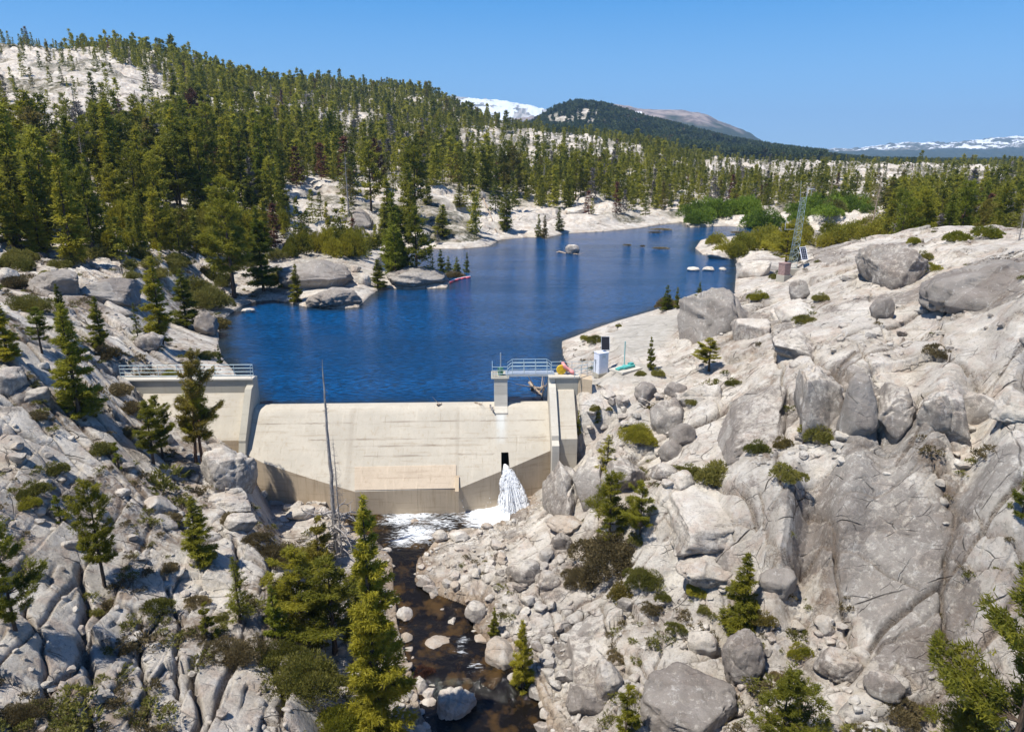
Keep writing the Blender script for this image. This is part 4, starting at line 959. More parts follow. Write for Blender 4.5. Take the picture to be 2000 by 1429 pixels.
def boulder(x0, y0, x1, y1, tone, label, group=None, seed=None, sharp=.85, cuts=8, sub=4, cracks=1, rot=None, name='boulder', cat='boulder', bury=.22, ymax=1e9, dep=.8, zfix=None):
    cx = (x0+x1)/2
    g = ground(cx, y1-(y1-y0)*.12, 0, ymax) if zfix is None else Pz(cx, y1, zfix); mp = mpp(g); wd = (x1-x0)*mp
    th = math.atan2(CAMZ-g.z, math.hypot(g.x, g.y)); Dp = wd*dep
    hh = max(((y1-y0)*mp-Dp*math.sin(th)*.75)/math.cos(th), wd*.32); 
    seed = int(x0*7+y0*13) if seed is None else seed
    az = math.atan2(g.x, g.y); dirb = Vector((math.sin(az), math.cos(az), 0))
    if sharp >= .88 and zfix is None:
        # bedrock block: lies in the slope, broad faces rounded off
        g = ground(cx, (y0+y1)/2, 0, ymax); mp = mpp(g); wd = (x1-x0)*mp; e = 1.5
        nx = float(H0(np.array(g.x+e), np.array(g.y))-H0(np.array(g.x-e), np.array(g.y)))/(2*e); ny = float(H0(np.array(g.x), np.array(g.y+e))-H0(np.array(g.x), np.array(g.y-e)))/(2*e)
        nr = Vector((-nx, -ny, 1)).normalized(); t1 = Vector((math.cos(az), -math.sin(az), 0)); t1 = (t1-nr*t1.dot(nr)).normalized(); t2 = nr.cross(t1)
        def pxy(p): return topx(p.x, p.y, p.z)[:2]
        a_, b_ = pxy(g+t2*.5), pxy(g-t2*.5); ppm = abs(a_[1]-b_[1])+1e-3
        hp = y1-y0; th_ = min(wd*.42, 1.8); L = max((hp-th_*.5/mp)/ppm, wd*.45); L = min(L, wd*2.6)
        v, f = rock_shape(seed, sub, 12, .66, .95, .95, .035, cracks, True)
        v = v*(wd/2*1.06, L/2*1.05, th_)
        o = link(bpy.data.objects.new(name, mesh_np(name, v, f, M[TONE[tone]], True)))
        o.matrix_world = Matrix.Translation(g-nr*th_*.38) @ Matrix((t1, t2, nr)).transposed().to_4x4(); return tag(o, label, cat, group)
    if (y1-y0) > (x1-x0)*1.05: Dp = wd*1.2; hh = max(((y1-y0)*mp-Dp*math.sin(th)*.8)/math.cos(th), wd*.5)
    v, f = rock_shape(seed, sub, cuts, sharp=.95 if sharp == .87 else sharp, cracks=cracks, boxy=sharp == .87)
    c = Vector((g.x, g.y, 0))+dirb*Dp*.42; zb = g.z
    if sharp == .87: v[:, 0] *= 1.10; v[:, 1] *= 1.5; zb -= hh*.20
    v = v*(wd/2*1.05, Dp/2, hh/(2-bury*2)*1.04)
    if 'pyramid' in label: v[:, :2] *= (1.12-.62*np.clip(v[:, 2]/(hh*.62)+.5, 0, 1.25))[:, None]
    v[:, 2] += hh*.5*(1-bury*.9)
    o = link(bpy.data.objects.new(name, mesh_np(name, v, f, M[TONE[tone]], True))); o.location = (c.x, c.y, zb-hh*bury*.25); o.rotation_euler = (0, 0, -az+(rot or 0))
    return tag(o, label, cat, group)
B = [
 # right bank
 (1698,582,1742,628,'d','round dark boulder perched alone on the bare pale slab',.6),
 (1676,468,1815,562,'g2','large rounded grey-brown outcrop dome on the hill crest above the perched boulder',.87),
 (1820,498,2010,590,'g2','long low weathered outcrop ridge at the edge of the hill crest',.87),
 (1640,530,1676,552,'p','small white rock with a dark underside left of the crest dome',.8),
 (1440,498,1500,545,'p','squat pale boulder at the lake edge below the lattice tower',.87),
 (1330,540,1462,668,'g2','tall brown-streaked outcrop wedge rising beside the pale dirt road',.87),
 (1428,610,1502,668,'m','brown outcrop block touching the tall wedge above the road',.87),
 (1538,548,1578,588,'g','small round lichen-spotted stone right of the tower rocks',.7),
 (1500,590,1590,640,'p','low rounded pale hump between two grass patches on the hill',.9),
 (1510,640,1600,700,'m','grey-brown block at the head of the long diagonal crack',.87),
 (1545,705,1642,850,'m','broad grey-brown bulging cliff block left of the black cleft',.87),
 (1640,715,1712,862,'d','narrow dark cliff block with an orange stain right of the black cleft',.87),
 (1705,745,1790,850,'m','rounded cliff block in the middle of the scarp',.87),
 (1785,748,1885,838,'m','wide flat-faced brown cliff block in the scarp',.87),
 (1880,758,1955,832,'g','grey cliff block near the outer end of the scarp',.87),
 (1945,762,2030,822,'p','pale pinkish cliff block at the outer end of the scarp',.87),
 (1380,738,1545,905,'m','huge tilted brown and white slab above the shrub ledge',.95),
 (1310,745,1405,800,'p','big pale rounded rock below the small pine by the road',.9),
 (1238,745,1282,792,'d','dark speckled oval boulder among pale rocks below the cabinet',.7),
 (1292,745,1340,782,'d','dark oval boulder right of the speckled one below the cabinet',.7),
 (1196,772,1230,800,'g','small speckled round stone on the talus under the cabinet',.7),
 (1265,775,1332,860,'m','tall brown domed boulder in the middle of the talus',.85),
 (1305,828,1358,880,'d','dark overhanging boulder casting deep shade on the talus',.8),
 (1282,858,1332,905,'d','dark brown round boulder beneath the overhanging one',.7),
 (1300,915,1356,978,'g','split boulder with one white and one dark face in the shrubs',.8),
 (1268,905,1320,945,'m','squat mauve boulder left of the split boulder',.8),
 (1160,880,1260,960,'m','mauve-grey outcrop behind the creekside firs',.87),
 (1062,880,1150,1010,'m','smooth grey dome rock rising beside the foot of the spillway',.87),
 (1120,880,1180,985,'m','grey dome rock leaning on the one beside the spillway foot',.87),
 (1068,1010,1150,1050,'t','stacked tan blocks under the grey domes beside the pool',.8),
 (1072,1040,1118,1080,'m','brown square block below the stacked tan blocks',.8),
 (1300,958,1500,1075,'g','large grey slab split by curved joints above the lone fir',.87),
 (1325,1070,1460,1145,'g','grey slab with a dark base behind the lone fir',.87),
 (1480,1100,1552,1180,'d','dark speckled oval boulder at the foot of the big crack',.75),
 (1338,1232,1398,1286,'p','egg-shaped white boulder on the pale ledge',.6),
 (1405,1238,1488,1358,'d','tall brown oval boulder with a bare lower edge',.7),
 (1255,1285,1430,1460,'d','giant dark pyramid-shaped boulder cut off by the photo bottom',.9),
 (1585,1270,1682,1350,'g','big round grey boulder with white speckles on the gravel flat',.7),
 (1650,1265,1702,1318,'p','white oblong boulder leaning behind the big round grey one',.7),
 (1685,1312,1758,1378,'g','oblong black and white boulder on the gravel flat',.7),
 (1728,1318,1772,1360,'p','small white oval boulder beside the black and white one',.7),
 (1588,1200,1628,1245,'p','upright white block below the slab foot',.8),
 (1095,1205,1160,1345,'m','tall grey cliff face right of the creek with a mossy foot',.92),
 (1100,1335,1195,1410,'m','wide cracked grey boulder below the tall creek cliff',.85),
 (1205,1165,1240,1200,'m','rounded brown rock on the pale slab edge',.8),
 (1160,1290,1215,1380,'g','grey wedge rock beside the small lower fir',.85),
 # stream side
 (848,1350,932,1430,'p','huge smooth white boulder standing in the dark creek',.72),
 (825,1262,890,1282,'t','flat orange-stained rock lying across the creek',.85),
 (945,1245,1010,1330,'t','rounded rock with a rust-coloured waterline on the creek bank',.75),
 (990,1315,1030,1350,'t','small tan rock with wet foot by the bankside fir',.75),
 (908,1175,955,1225,'m','large brown boulder by the creek bend',.8),
 (876,1175,910,1215,'p','pointed pale boulder left of the creek bend boulder',.9),
 (812,1250,830,1262,'t','little orange stone poking out of the creek',.8),
 (848,1290,868,1308,'t','small reddish stone beside the bare twigs',.8),
 (895,1326,928,1355,'t','orange triangular rock behind the huge white boulder',.9),
 (808,1320,838,1365,'p','upright white oval rock beside the twigs in the creek',.7),
 (842,1340,872,1362,'p','small cream stone above the huge white boulder',.75),
 (812,1362,856,1390,'p','flat cream boulder left of the huge white one',.75),
 (775,1185,808,1225,'p','pale mottled boulder at the fir trunk by the creek',.8),
 (870,1205,895,1235,'p','white washed-up stone in the shallow brown pool',.7),
 (925,1240,962,1262,'t','long pinkish rock at the creek rapids',.85),
 (845,1035,878,1062,'p','round cream boulder at the edge of the rapids',.7),
 (876,1035,918,1062,'p','folded cream rock beside the rapids',.85),
 (800,1012,822,1040,'t','dark wet rock splitting the white rapids',.8),
 (940,1020,962,1036,'t','small brown round stone below the foam pool',.7),
 (905,1002,917,1012,'t','tiny wet stone in the current above the foam',.7),
 (985,1095,1060,1150,'g','grey-centred boulder with white rim on the creek flats',.8),
 (1045,1105,1095,1150,'g','grey slab leaning on the white-rimmed boulder',.9),
 (938,1118,975,1142,'p','rounded pinkish rock on the creek flats',.8),
 (900,960,985,985,'t','yellow-stained ledge of rock under the dam apron',.9),
 (560,985,620,1022,'p','large cream boulder at the foot of the dam',.75),
 (590,990,640,1008,'t','smooth tan boulder under the dam toe',.75),
 (528,965,560,990,'p','white block in the rubble chute by the dam',.9),
 (550,955,578,978,'p','second white block higher in the rubble chute by the dam',.9),
 # left bank
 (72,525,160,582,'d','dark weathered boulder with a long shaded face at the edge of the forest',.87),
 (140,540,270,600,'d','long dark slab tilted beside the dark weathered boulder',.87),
 (228,562,292,600,'p','pale rounded slab end with a white vein',.9),
 (0,525,38,558,'p','pale rounded boulder cut off by the photo edge under the forest',.8),
 (205,590,258,625,'g','grey slab below the long dark slab',.95),
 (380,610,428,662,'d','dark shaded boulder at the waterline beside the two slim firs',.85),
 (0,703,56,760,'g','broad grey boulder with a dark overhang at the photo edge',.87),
 (40,755,105,790,'g','oval grey boulder below the dark overhang',.8),
 (268,650,322,690,'g','grey rock hump under the slim firs',.8),
 (405,795,462,850,'m','brown boulder wedged against the sloping abutment',.85),
 (405,868,498,962,'g','great smooth grey boulder below the twin pines',.87),
 (405,955,498,1005,'g','wide grey dome under the smooth grey boulder',.87),
 (440,1000,502,1048,'g','grey rock with a diagonal crack near the rubble chute',.85),
 (172,1335,220,1378,'p','orange-tinted block resting on the lower left slabs',.95),
 (285,965,345,1010,'p','pale angular block on the mid slope',.95),
 (300,1005,345,1040,'p','white angular block beside the mid slope gully',.95),
 (520,1115,572,1165,'p','white boulder behind the dense creek trees',.75),
 (465,1130,530,1270,'d','steep dark-edged slab at the brink of the gully',.95),
 (120,1050,165,1080,'p','cream block among the left slabs',.95),
 (52,1105,92,1140,'p','white boulder near the shaded pine at the photo edge',.8),
 # lake
 (548,510,690,572,'g2','great folded dark boulder on the wooded shore',.75),
 (596,556,706,604,'g2','smooth whale-backed rock at the waterline',.8),
 (755,519,876,564,'g2','large rounded grey-brown island rock in the lake',.8),
 (700,535,727,560,'p','small grey-white rock on the shore between two big ones',.8),
 (684,518,706,534,'p','little pale rock behind the shore boulders',.8),
 (472,600,498,612,'p','flat pale rock awash near the left shore',.8),
 (1104,474,1132,497,'m','conical rock standing alone in the open lake',.8),
 (1380,490,1436,507,'p','low pale rock shelf off the shrubby shore',.8),
 (1342,521,1366,530,'p','small pale reef rock in the lake, leftmost of the line',.8),
 (1372,520,1398,530,'p','small pale reef rock in the middle of the line',.8),
 (1404,521,1420,529,'p','small pale reef rock nearest the right shore',.8),
 (675,400,728,440,'d','big dark split boulder under the trees on the far knoll',.9),
 (636,398,680,432,'m','grey boulder beside the dark split one on the far knoll',.9),
 (790,450,842,485,'g','grey rounded cliff at the far knoll waterline',.85),
 (1100,404,1150,418,'p','pale boulder group stone at the far wooded shore',.9),
 (930,375,950,392,'d','small dark boulder on top of the far knoll',.8),
]
for x0, y0, x1, y1, t_, lab, sh in B:
    inlake = 470 < x0 < 1430 and 470 < y0 < 605 and lab.find('shore between') < 0 and lab.find('behind the shore') < 0 and lab.find('folded') < 0
    zf = None
    if lab.startswith(('flat pale rock awash', 'conical rock', 'low pale rock shelf', 'small pale reef', 'smooth whale', 'large rounded grey-brown island')): zf = -.05
    if lab.startswith('yellow-stained'): zf = -7.35
    big_ = (x1-x0) > 80
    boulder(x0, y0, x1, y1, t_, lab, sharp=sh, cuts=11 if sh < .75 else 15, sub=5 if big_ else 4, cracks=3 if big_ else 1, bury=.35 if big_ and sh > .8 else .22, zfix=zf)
# loose stones: twelve shapes, individually placed copies where the photo shows them, the smallest as one mass
STONES = [rock_shape(900+i, 3, 14, .50, .85, .97, .035, 0, i % 3 != 0) for i in range(12)]
SM = {}
for i, (v, f) in enumerate(STONES):
    for t_ in 'pmdtg': pass
def stone_mesh(i, t_):
    if (i, t_) not in SM: SM[(i, t_)] = mesh_np('loose_boulder', STONES[i][0], STONES[i][1], M[TONE[t_]], True); SM[(i, t_)].set_sharp_from_angle(angle=R(24))
    return SM[(i, t_)]
rs = np.random.default_rng(77)
ZONES = [  # px box, count, size px range, tones, label, group
 ((1150,760,1330,960), 34, (14,34), 'ppgmm', 'loose angular rock on the talus slope below the white cabinet', 'talus rocks below the cabinet'),
 ((1540,850,1660,905), 16, (14,30), 'pppg', 'clean white stone piled under the shrub ledge and scarp', 'white stones under the scarp'),
 ((1820,880,1900,960), 4, (14,28), 'ppm', 'pale stone caught in the crack right of the big slab', 'stones in the slab crack'),
 ((1260,1130,1420,1260), 18, (10,24), 'ppp', 'small white stone scattered between the low green shrubs', 'white stones between the shrubs'),
 ((1490,1190,1660,1300), 18, (12,30), 'pppm', 'pale stone on the gravel flat at the foot of the huge slab', 'stones at the slab foot'),
 ((1520,1340,1760,1429), 16, (14,34), 'pppg', 'whitish stone half sunk in brown soil at the photo bottom', 'stones in brown soil'),
 ((820,1060,1090,1200), 44, (14,36), 'ppptm', 'rounded cream rock on the creek flats below the dam', 'rocks on the creek flats'),
 ((960,1200,1110,1429), 34, (18,44), 'ppmmt', 'tan and grey rock piled along the right creek bank', 'right creek bank rocks'),
 ((790,1190,905,1429), 26, (14,36), 'pptt', 'wet stone at the left edge of the dark creek', 'left creek edge stones'),
 ((505,950,640,1090), 26, (12,30), 'pppt', 'cream rubble block in the chute between boulder and dam', 'rubble in the chute'),
 ((0,850,420,1100), 22, (14,34), 'ppgg', 'broken pale slab fragment on the left hillside', 'slab fragments on the left hillside'),
 ((40,1100,480,1429), 24, (12,30), 'ppg', 'small pale rock lying on the lower left slabs', 'rocks on the lower left slabs'),
 ((0,600,240,720), 12, (12,26), 'ppg', 'pale rock on the upper left slope among scattered firs', 'rocks on the upper left slope'),
 ((1700,600,2000,700), 16, (10,26), 'ppm', 'low pale stone on the broken flat right of the perched boulder', 'stones on the broken flat'),
]
nst = 0
for (a, b, c, d), cnt, (s0, s1), tones, lab, grp in ZONES:
    for _ in range(cnt):
        px, py = rs.uniform(a, c), rs.uniform(b, d); g = ground(px, py); mp = mpp(g)
        if float(grid_at(MK['dS'], g.x, g.y)) < -1.2 and rs.random() < .25: continue
        w_ = rs.uniform(s0, s1)**1.0*mp*rs.uniform(.75, 1.1)
        o = link(bpy.data.objects.new('loose_boulder', stone_mesh(int(rs.integers(12)), tones[int(rs.integers(len(tones)))])))
        o.scale = (w_*.5*rs.uniform(.85, 1.25), w_*.5*rs.uniform(.75, 1.1), w_*.5*rs.uniform(.55, .85)); o.rotation_euler = (rs.uniform(-.25, .25), rs.uniform(-.25, .25), rs.uniform(0, 6.28))
        o.location = (g.x, g.y, gz(g.x, g.y)+w_*.12); tag(o, lab, 'rock', grp); nst += 1
# small rubble as one mass
def scatter_mass(name, protos, X, Y, Z, S, mat, label, squash=(.9, .8, .6), attrs=False):
    V = []; F = []; off = 0; n_ = len(X)
    pid = rs.integers(len(protos), size=n_)
    for p_ in range(len(protos)):
        idx = np.nonzero(pid == p_)[0]
        if not len(idx): continue
        v, f = protos[p_]; a = rs.uniform(0, 6.28, len(idx)); ca_, sa_ = np.cos(a), np.sin(a)
        sx = S[idx]*rs.uniform(.8, 1.2, len(idx))*squash[0]; sy = S[idx]*squash[1]; sz = S[idx]*squash[2]*rs.uniform(.8, 1.2, len(idx))
        vx = v[None, :, 0]*sx[:, None]; vy = v[None, :, 1]*sy[:, None]
        W_ = np.stack([vx*ca_[:, None]-vy*sa_[:, None]+X[idx][:, None], vx*sa_[:, None]+vy*ca_[:, None]+Y[idx][:, None], v[None, :, 2]*sz[:, None]+Z[idx][:, None]], -1).reshape(-1, 3)
        F.append((f[None]+(np.arange(len(idx))*len(v))[:, None, None]).reshape(-1, 3)+off); V.append(W_); off += len(W_)
    o = link(bpy.data.objects.new(name, mesh_np(name, np.concatenate(V), np.concatenate(F), mat, False))); return tag(o, label, None, None, 'stuff')
sv = [rock_shape(950+i, 2, 12, .45, .8, 1.0, .03, 0, True) for i in range(8)]
N = 26000; yy = 22*np.exp(rs.uniform(0, math.log(85/22.), N)); xx = rs.uniform(-1.0, 1.0, N)*yy
k_ = (grid_at(MK['rub'], xx, yy)*.8+.07 > rs.random(N)*1.05) & (grid_at(MK['dL'], xx, yy) > .2) & (grid_at(MK['calm'], xx, yy) < .3)
_s, _n = dam_sn(xx, yy); k_ &= ~((_s > -10) & (_s < DLEN+3) & (_n > -1.5) & (_n < 6.2)); k_ &= grid_at(MK['dS'], xx, yy) > -.5
gxx = np.hypot(grid_at(GZ, xx+.6, yy)-grid_at(GZ, xx-.6, yy), grid_at(GZ, xx, yy+.6)-grid_at(GZ, xx, yy-.6))/1.2; k_ &= gxx < rs.uniform(.35, .95, N)
xx, yy = xx[k_], yy[k_]; ssz = np.exp(rs.normal(math.log(.12), .55, len(xx))); ssz = np.clip(ssz, .05, .42)
scatter_mass('rubble', sv, xx, yy, grid_at(GZ, xx, yy)+ssz*.15, ssz, M['rock_rub'], 'small granite rubble strewn over slabs and gullies')
print('loose boulders', nst, 'rubble', len(xx))

# ------------------------------------------------------------------ trees and shrubs
def unit(a): return a/np.maximum(np.linalg.norm(a, axis=-1, keepdims=True), 1e-9)
def tufts(rng, P, D, per, L, Wd, up=.25, spread=.9):
    """per needle blades at every point P, fanned about direction D: arrays of verts and tris"""
    n_ = len(P); k = n_*per
    p = np.repeat(P, per, 0); d = np.repeat(D, per, 0)+rng.normal(size=(k, 3))*spread+np.array([0, 0, up]); d = unit(d)
    sd = unit(np.cross(d, rng.normal(size=(k, 3)))); l = (L*rng.uniform(.6, 1.25, k))[:, None]; w_ = (Wd*rng.uniform(.7, 1.3, k))[:, None]
    p = p+rng.normal(size=(k, 3))*L*.25
    v = np.stack([p-sd*w_*.5, p+sd*w_*.5, p+d*l], 1).reshape(-1, 3); return v, np.arange(k*3).reshape(-1, 3)
def tubes(segs, n=4):
    """segs: list of (points Nx3, radii N)"""
    V = []; F = []; off = 0
    for P, rr in segs:
        P = np.asarray(P, float); m_ = len(P); T = np.gradient(P, axis=0); T = unit(T)
        a = unit(np.cross(T, np.array([.13, .31, 1.0]))); b = np.cross(T, a); th = np.arange(n)*2*math.pi/n
        ring = P[:, None]+(a[:, None]*np.cos(th)[None, :, None]+b[:, None]*np.sin(th)[None, :, None])*np.asarray(rr)[:, None, None]
        V.append(ring.reshape(-1, 3)); i = np.arange(m_-1)[:, None]*n; j = np.arange(n)[None]; j2 = (j+1) % n
        F.append(np.stack([i+j, i+j2, i+n+j2, i+n+j], -1).reshape(-1, 4)+off); off += m_*n
    return np.concatenate(V), np.concatenate(F)
def conifer(seed, style='fir', H=10., Rm=1.7, base=.08, ntuft=2600, per=4, L=.30, Wd=.09, lean=.0, gap=.0, limbs=True, nlev=None):
    rng = np.random.default_rng(seed); segs = []; P = []; D = []
    tz = np.linspace(0, H, 12); wob = np.cumsum(rng.normal(size=(12, 2))*.012*H/10, 0)
    tp_ = np.stack([wob[:, 0]+lean*tz, wob[:, 1], tz], 1)
    r0 = .016*H+.02; segs.append((tp_, r0*(1-tz/H*.93)))
    nlev = nlev or int(H*(3.0 if style == 'fir' else 2.2)); big_side = rng.uniform(0, 6.28); hole = rng.uniform(0, 6.28, 3); holez = rng.uniform(.2, .8, 3)
    brs = []
    for i in range(nlev):
        q = (i+rng.uniform(0, 1))/nlev; z = H*(base+(1-base)*q)
        if style == 'fir': prof = (1-q)**.85*(.75+.25*min(1, q*6))+.03
        elif style == 'pine': prof = (math.sin(math.pi*min(1, (q+.12)/1.12)**.8)**.7)*.85*(1-.35*q)+.10
        else: prof = (1-q)**.6*.8+.08
        for _ in range(int(rng.integers(4, 7)) if style == 'fir' else int(rng.integers(3, 6))):
            a = rng.uniform(0, 6.28); ln = Rm*prof*rng.uniform(.55, 1.2)*(1+.22*math.cos(a-big_side))
            if rng.random() < gap: continue
            for hz, ha in zip(holez, hole):
                if abs(q-hz) < .06 and math.cos(a-ha) > .2: ln *= .45
            brs.append((z, a, ln, q))
    wsum = sum(b[2]**1.25 for b in brs)
    for z, a, ln, q in brs:
        cx = np.interp(z, tz, tp_[:, 0]); cy = np.interp(z, tz, tp_[:, 1])
        rise = (.55*q-.22 if style == 'fir' else .65*q+.02)+rng.normal()*.08; curv = .18 if style == 'fir' else .30
        t = np.linspace(0, 1, 5); dx, dy = math.cos(a), math.sin(a)
        pts_ = np.stack([cx+dx*ln*t, cy+dy*ln*t, z+ln*(rise*t+curv*t*t)], 1)
        if limbs: segs.append((pts_[::2] if ln < 1.2 else pts_, np.linspace(.012*ln+.008, .004, 3 if ln < 1.2 else 5)))
        m_ = max(2, int(ntuft*ln**1.25/wsum)); tt = rng.uniform(0, 1, m_)
        if style == 'fir': tt = .12+.88*tt**.75; lat = rng.normal(size=m_)*.17*ln*(1.15-tt)**.5
        else:
            cl = rng.uniform(.35, 1.0, 4); tt = np.clip(cl[rng.integers(4, size=m_)]+rng.normal(size=m_)*.07, .15, 1.05); lat = rng.normal(size=m_)*.13*ln+rng.normal(size=m_)*.07
        px_ = np.interp(tt, t, pts_[:, 0])-dy*lat; py_ = np.interp(tt, t, pts_[:, 1])+dx*lat; pz_ = np.interp(tt, t, pts_[:, 2])+rng.normal(size=m_)*(.035*ln+.03 if style == 'fir' else .10*ln**.5*.7)
        P.append(np.stack([px_, py_, pz_], 1)); dd = np.stack([dx-dy*np.sign(lat)*.7, dy+dx*np.sign(lat)*.7, np.full(m_, rise*.6)], 1); D.append(dd)
    P = np.concatenate(P); D = np.concatenate(D)
    top = np.stack([np.full(14, tp_[-1, 0]), np.full(14, tp_[-1, 1]), H-rng.uniform(0, .09*H, 14)], 1); P = np.concatenate([P, top]); D = np.concatenate([D, np.tile([0, 0, .9], (14, 1))])
    v, f = tufts(rng, P, D, per, L, Wd, .15 if style == 'fir' else .35, .55 if style == 'fir' else .85)
    # no foliage blade below the roots
    v[:, 2] = np.maximum(v[:, 2], .05)
    return tubes(segs, 5), (v, f)
def snag(seed, H=8., Rm=1.2, base=.1, nb=60, droop=-.25, twigs=2, r0=None):
    rng = np.random.default_rng(seed); tz = np.linspace(0, H, 12); tp_ = np.stack([np.cumsum(rng.normal(size=12)*.012), np.cumsum(rng.normal(size=12)*.012), tz], 1)
    segs = [(tp_, (r0 or .014*H+.02)*(1-tz/H*.93))]
    for _ in range(nb):
        q = rng.uniform(0, 1); z = H*(base+(1-base)*q*.98); a = rng.uniform(0, 6.28); ln = Rm*(1-q)**.7*rng.uniform(.3, 1.1)+.1
        t = np.linspace(0, 1, 4); x0_ = np.interp(z, tz, tp_[:, 0]); y0_ = np.interp(z, tz, tp_[:, 1])
        p = np.stack([x0_+math.cos(a)*ln*t, y0_+math.sin(a)*ln*t, z+ln*(droop*t+.12*t*t+rng.normal()*.1*t)], 1)+rng.normal(size=(4, 3))*.03*ln*t[:, None]
        segs.append((p, np.linspace(.012+.010*ln, .006, 4)))
        for _k in range(twigs):
            s_ = p[2]; dd = rng.normal(size=3)*.35*ln; segs.append((np.stack([s_, s_+dd*.5, s_+dd]), [.008, .007, .004]))
    return tubes(segs, 4)
def shrub_np(seed, n_=1500, L=.10, Wd=.035, h=.55, lobes=7):
    """unit mound: radius 1, leaves on a lumpy dome"""
    rng = np.random.default_rng(seed); lc = np.stack([rng.uniform(-.62, .62, lobes), rng.uniform(-.62, .62, lobes), rng.uniform(.0, .25, lobes)], 1); lr = rng.uniform(.28, .52, lobes); lc[0] = (0, 0, .15); lr[0] = .6
    k = rng.integers(lobes, size=n_); d = unit(rng.normal(size=(n_, 3))); d[:, 2] = np.abs(d[:, 2])
    rr = rng.uniform(.55, 1.0, n_)**.5
    P = lc[k]+d*(lr[k]*rr)[:, None]*np.array([1, 1, h*1.5]); P[:, 2] = np.maximum(P[:, 2], .0)
    return tufts(rng, P, d, 3, L, Wd, .5, .5)
MESH = {}
def add_tree(name, loc, kind, h, label, cat, group=None, key=None, mat='fir', bark='bark', rz=0.0, sxy=1.0, tilt=(0, 0), parts=True):
    """kind: key into PROTO -> (trunk np, crown np, nominal height)"""
    tr, cr_, H = PROTO[kind]
    o = bpy.data.objects.new(name, None); o.location = loc; o.rotation_euler = (tilt[0], tilt[1], rz); k = h/H; o.scale = (k*sxy, k*sxy, k); link(o); tag(o, label, cat, group)
    for nm, geo, mt in (('trunk', tr, bark), ('crown', cr_, mat)):
        if geo is None: continue
        kk = (kind, nm, mt)
        if kk not in MESH: MESH[kk] = mesh_np(nm, geo[0], geo[1], M[mt], False)
        link(bpy.data.objects.new(nm, MESH[kk]), o)
    return o
PROTO = {}
def proto(k, **a): t, c = conifer(**a); PROTO[k] = (t, c, a['H'])
# detailed ones for the near trees
proto('fir_a', seed=1, style='fir', H=9., Rm=1.5, base=.05, ntuft=3600, per=4, L=.26, Wd=.075)
proto('fir_b', seed=2, style='fir', H=9., Rm=1.8, base=.08, ntuft=3800, per=4, L=.26, Wd=.075, gap=.1)
proto('fir_big', seed=3, style='fir', H=15., Rm=2.1, base=.03, ntuft=11500, per=4, L=.26, Wd=.075)
proto('pine_a', seed=4, style='pine', H=9., Rm=1.9, base=.22, ntuft=3400, per=5, L=.24, Wd=.06)
proto('pine_b', seed=5, style='pine', H=9., Rm=1.6, base=.30, ntuft=2600, per=5, L=.24, Wd=.06, gap=.2)
proto('pine_c', seed=6, style='pine', H=9., Rm=2.3, base=.12, ntuft=3800, per=5, L=.25, Wd=.06)
proto('sparse_a', seed=7, style='fir', H=9., Rm=1.4, base=.10, ntuft=1300, per=4, L=.22, Wd=.06, gap=.3)
proto('young_a', seed=8, style='open', H=4., Rm=1.0, base=.06, ntuft=1500, per=4, L=.16, Wd=.05)
proto('young_b', seed=9, style='fir', H=4., Rm=.8, base=.04, ntuft=1500, per=4, L=.15, Wd=.05)
# medium detail for forest trees
for i in range(5): proto('mid_fir%d' % i, seed=20+i, style='fir', H=16., Rm=2.3+.25*(i % 3), base=.05+.03*(i % 2), ntuft=1250, per=3, L=.62, Wd=.24, limbs=False, nlev=30)
for i in range(4): proto('mid_pine%d' % i, seed=30+i, style='pine', H=16., Rm=3.0+.3*i, base=.18+.07*(i % 3), ntuft=1150, per=3, L=.60, Wd=.22, limbs=(i == 0), nlev=22)
PROTO['snag_a'] = (snag(50, 12, 1.6, .15, 90, -.35), None, 12.); PROTO['snag_b'] = (snag(51, 12, 2.0, .1, 140, -.15, 3), None, 12.)
FIRM = ['mid_fir%d' % i for i in range(5)]; PINEM = ['mid_pine%d' % i for i in range(4)]
rt_ = np.random.default_rng(11)
def tree_px(x, ybase, ytop, kind, label, mat='fir', bark='bark', cat='tree', name='conifer', group=None, wpx=None, tilt=(0, 0), ymin=0, ymax=1e9, z=None):
    g = ground(x, ybase, ymin, ymax) if z is None else Pz(x, ybase, z); mp = mpp(g)
    u, t = ray(x, ytop); h = CAMZ+t*g.y-g.z
    return add_tree(name, (g.x, g.y, g.z-.08), kind, max(h, .4), label, cat, group, mat=mat, bark=bark, rz=float(rt_.uniform(0, 6.28)), tilt=tilt, sxy=(wpx*mp)/(2*h/PROTO[kind][2]*{'fir_a': 1.5, 'fir_b': 1.8, 'fir_big': 2.1, 'pine_a': 1.9, 'pine_b': 1.6, 'pine_c': 2.3, 'sparse_a': 1.4, 'young_a': 1.0, 'young_b': .8}.get(kind, 2.3)) if wpx else 1.0)
T = tree_px
T(738, 1450, 968, 'fir_big', 'tallest dense yellow-green fir beside the dark creek', 'yellow', wpx=138)
T(655, 1275, 1095, 'pine_c', 'dense creekside tree below the roots of the dead spar', 'yellow', wpx=170)
T(590, 1215, 1070, 'pine_c', 'bushy pine on the gully floor left of the dead spar', 'yellow', wpx=140)
T(700, 1235, 1110, 'sparse_a', 'thin fir between the dead spar and the tallest fir', 'yellow', wpx=70)
T(625, 1110, 1010, 'young_a', 'small bright pine by the dam foot boulders', 'yellow', wpx=70)
T(205, 1145, 940, 'pine_a', 'open green pine on the lower left slabs casting a long shadow', 'yellow', wpx=88)
T(388, 1100, 968, 'fir_a', 'dense fir on the slope above a black shadow pool', 'pine', wpx=70)
T(470, 1215, 1085, 'sparse_a', 'thin ghostly young pine on the brink of the gully', 'pine', wpx=60)
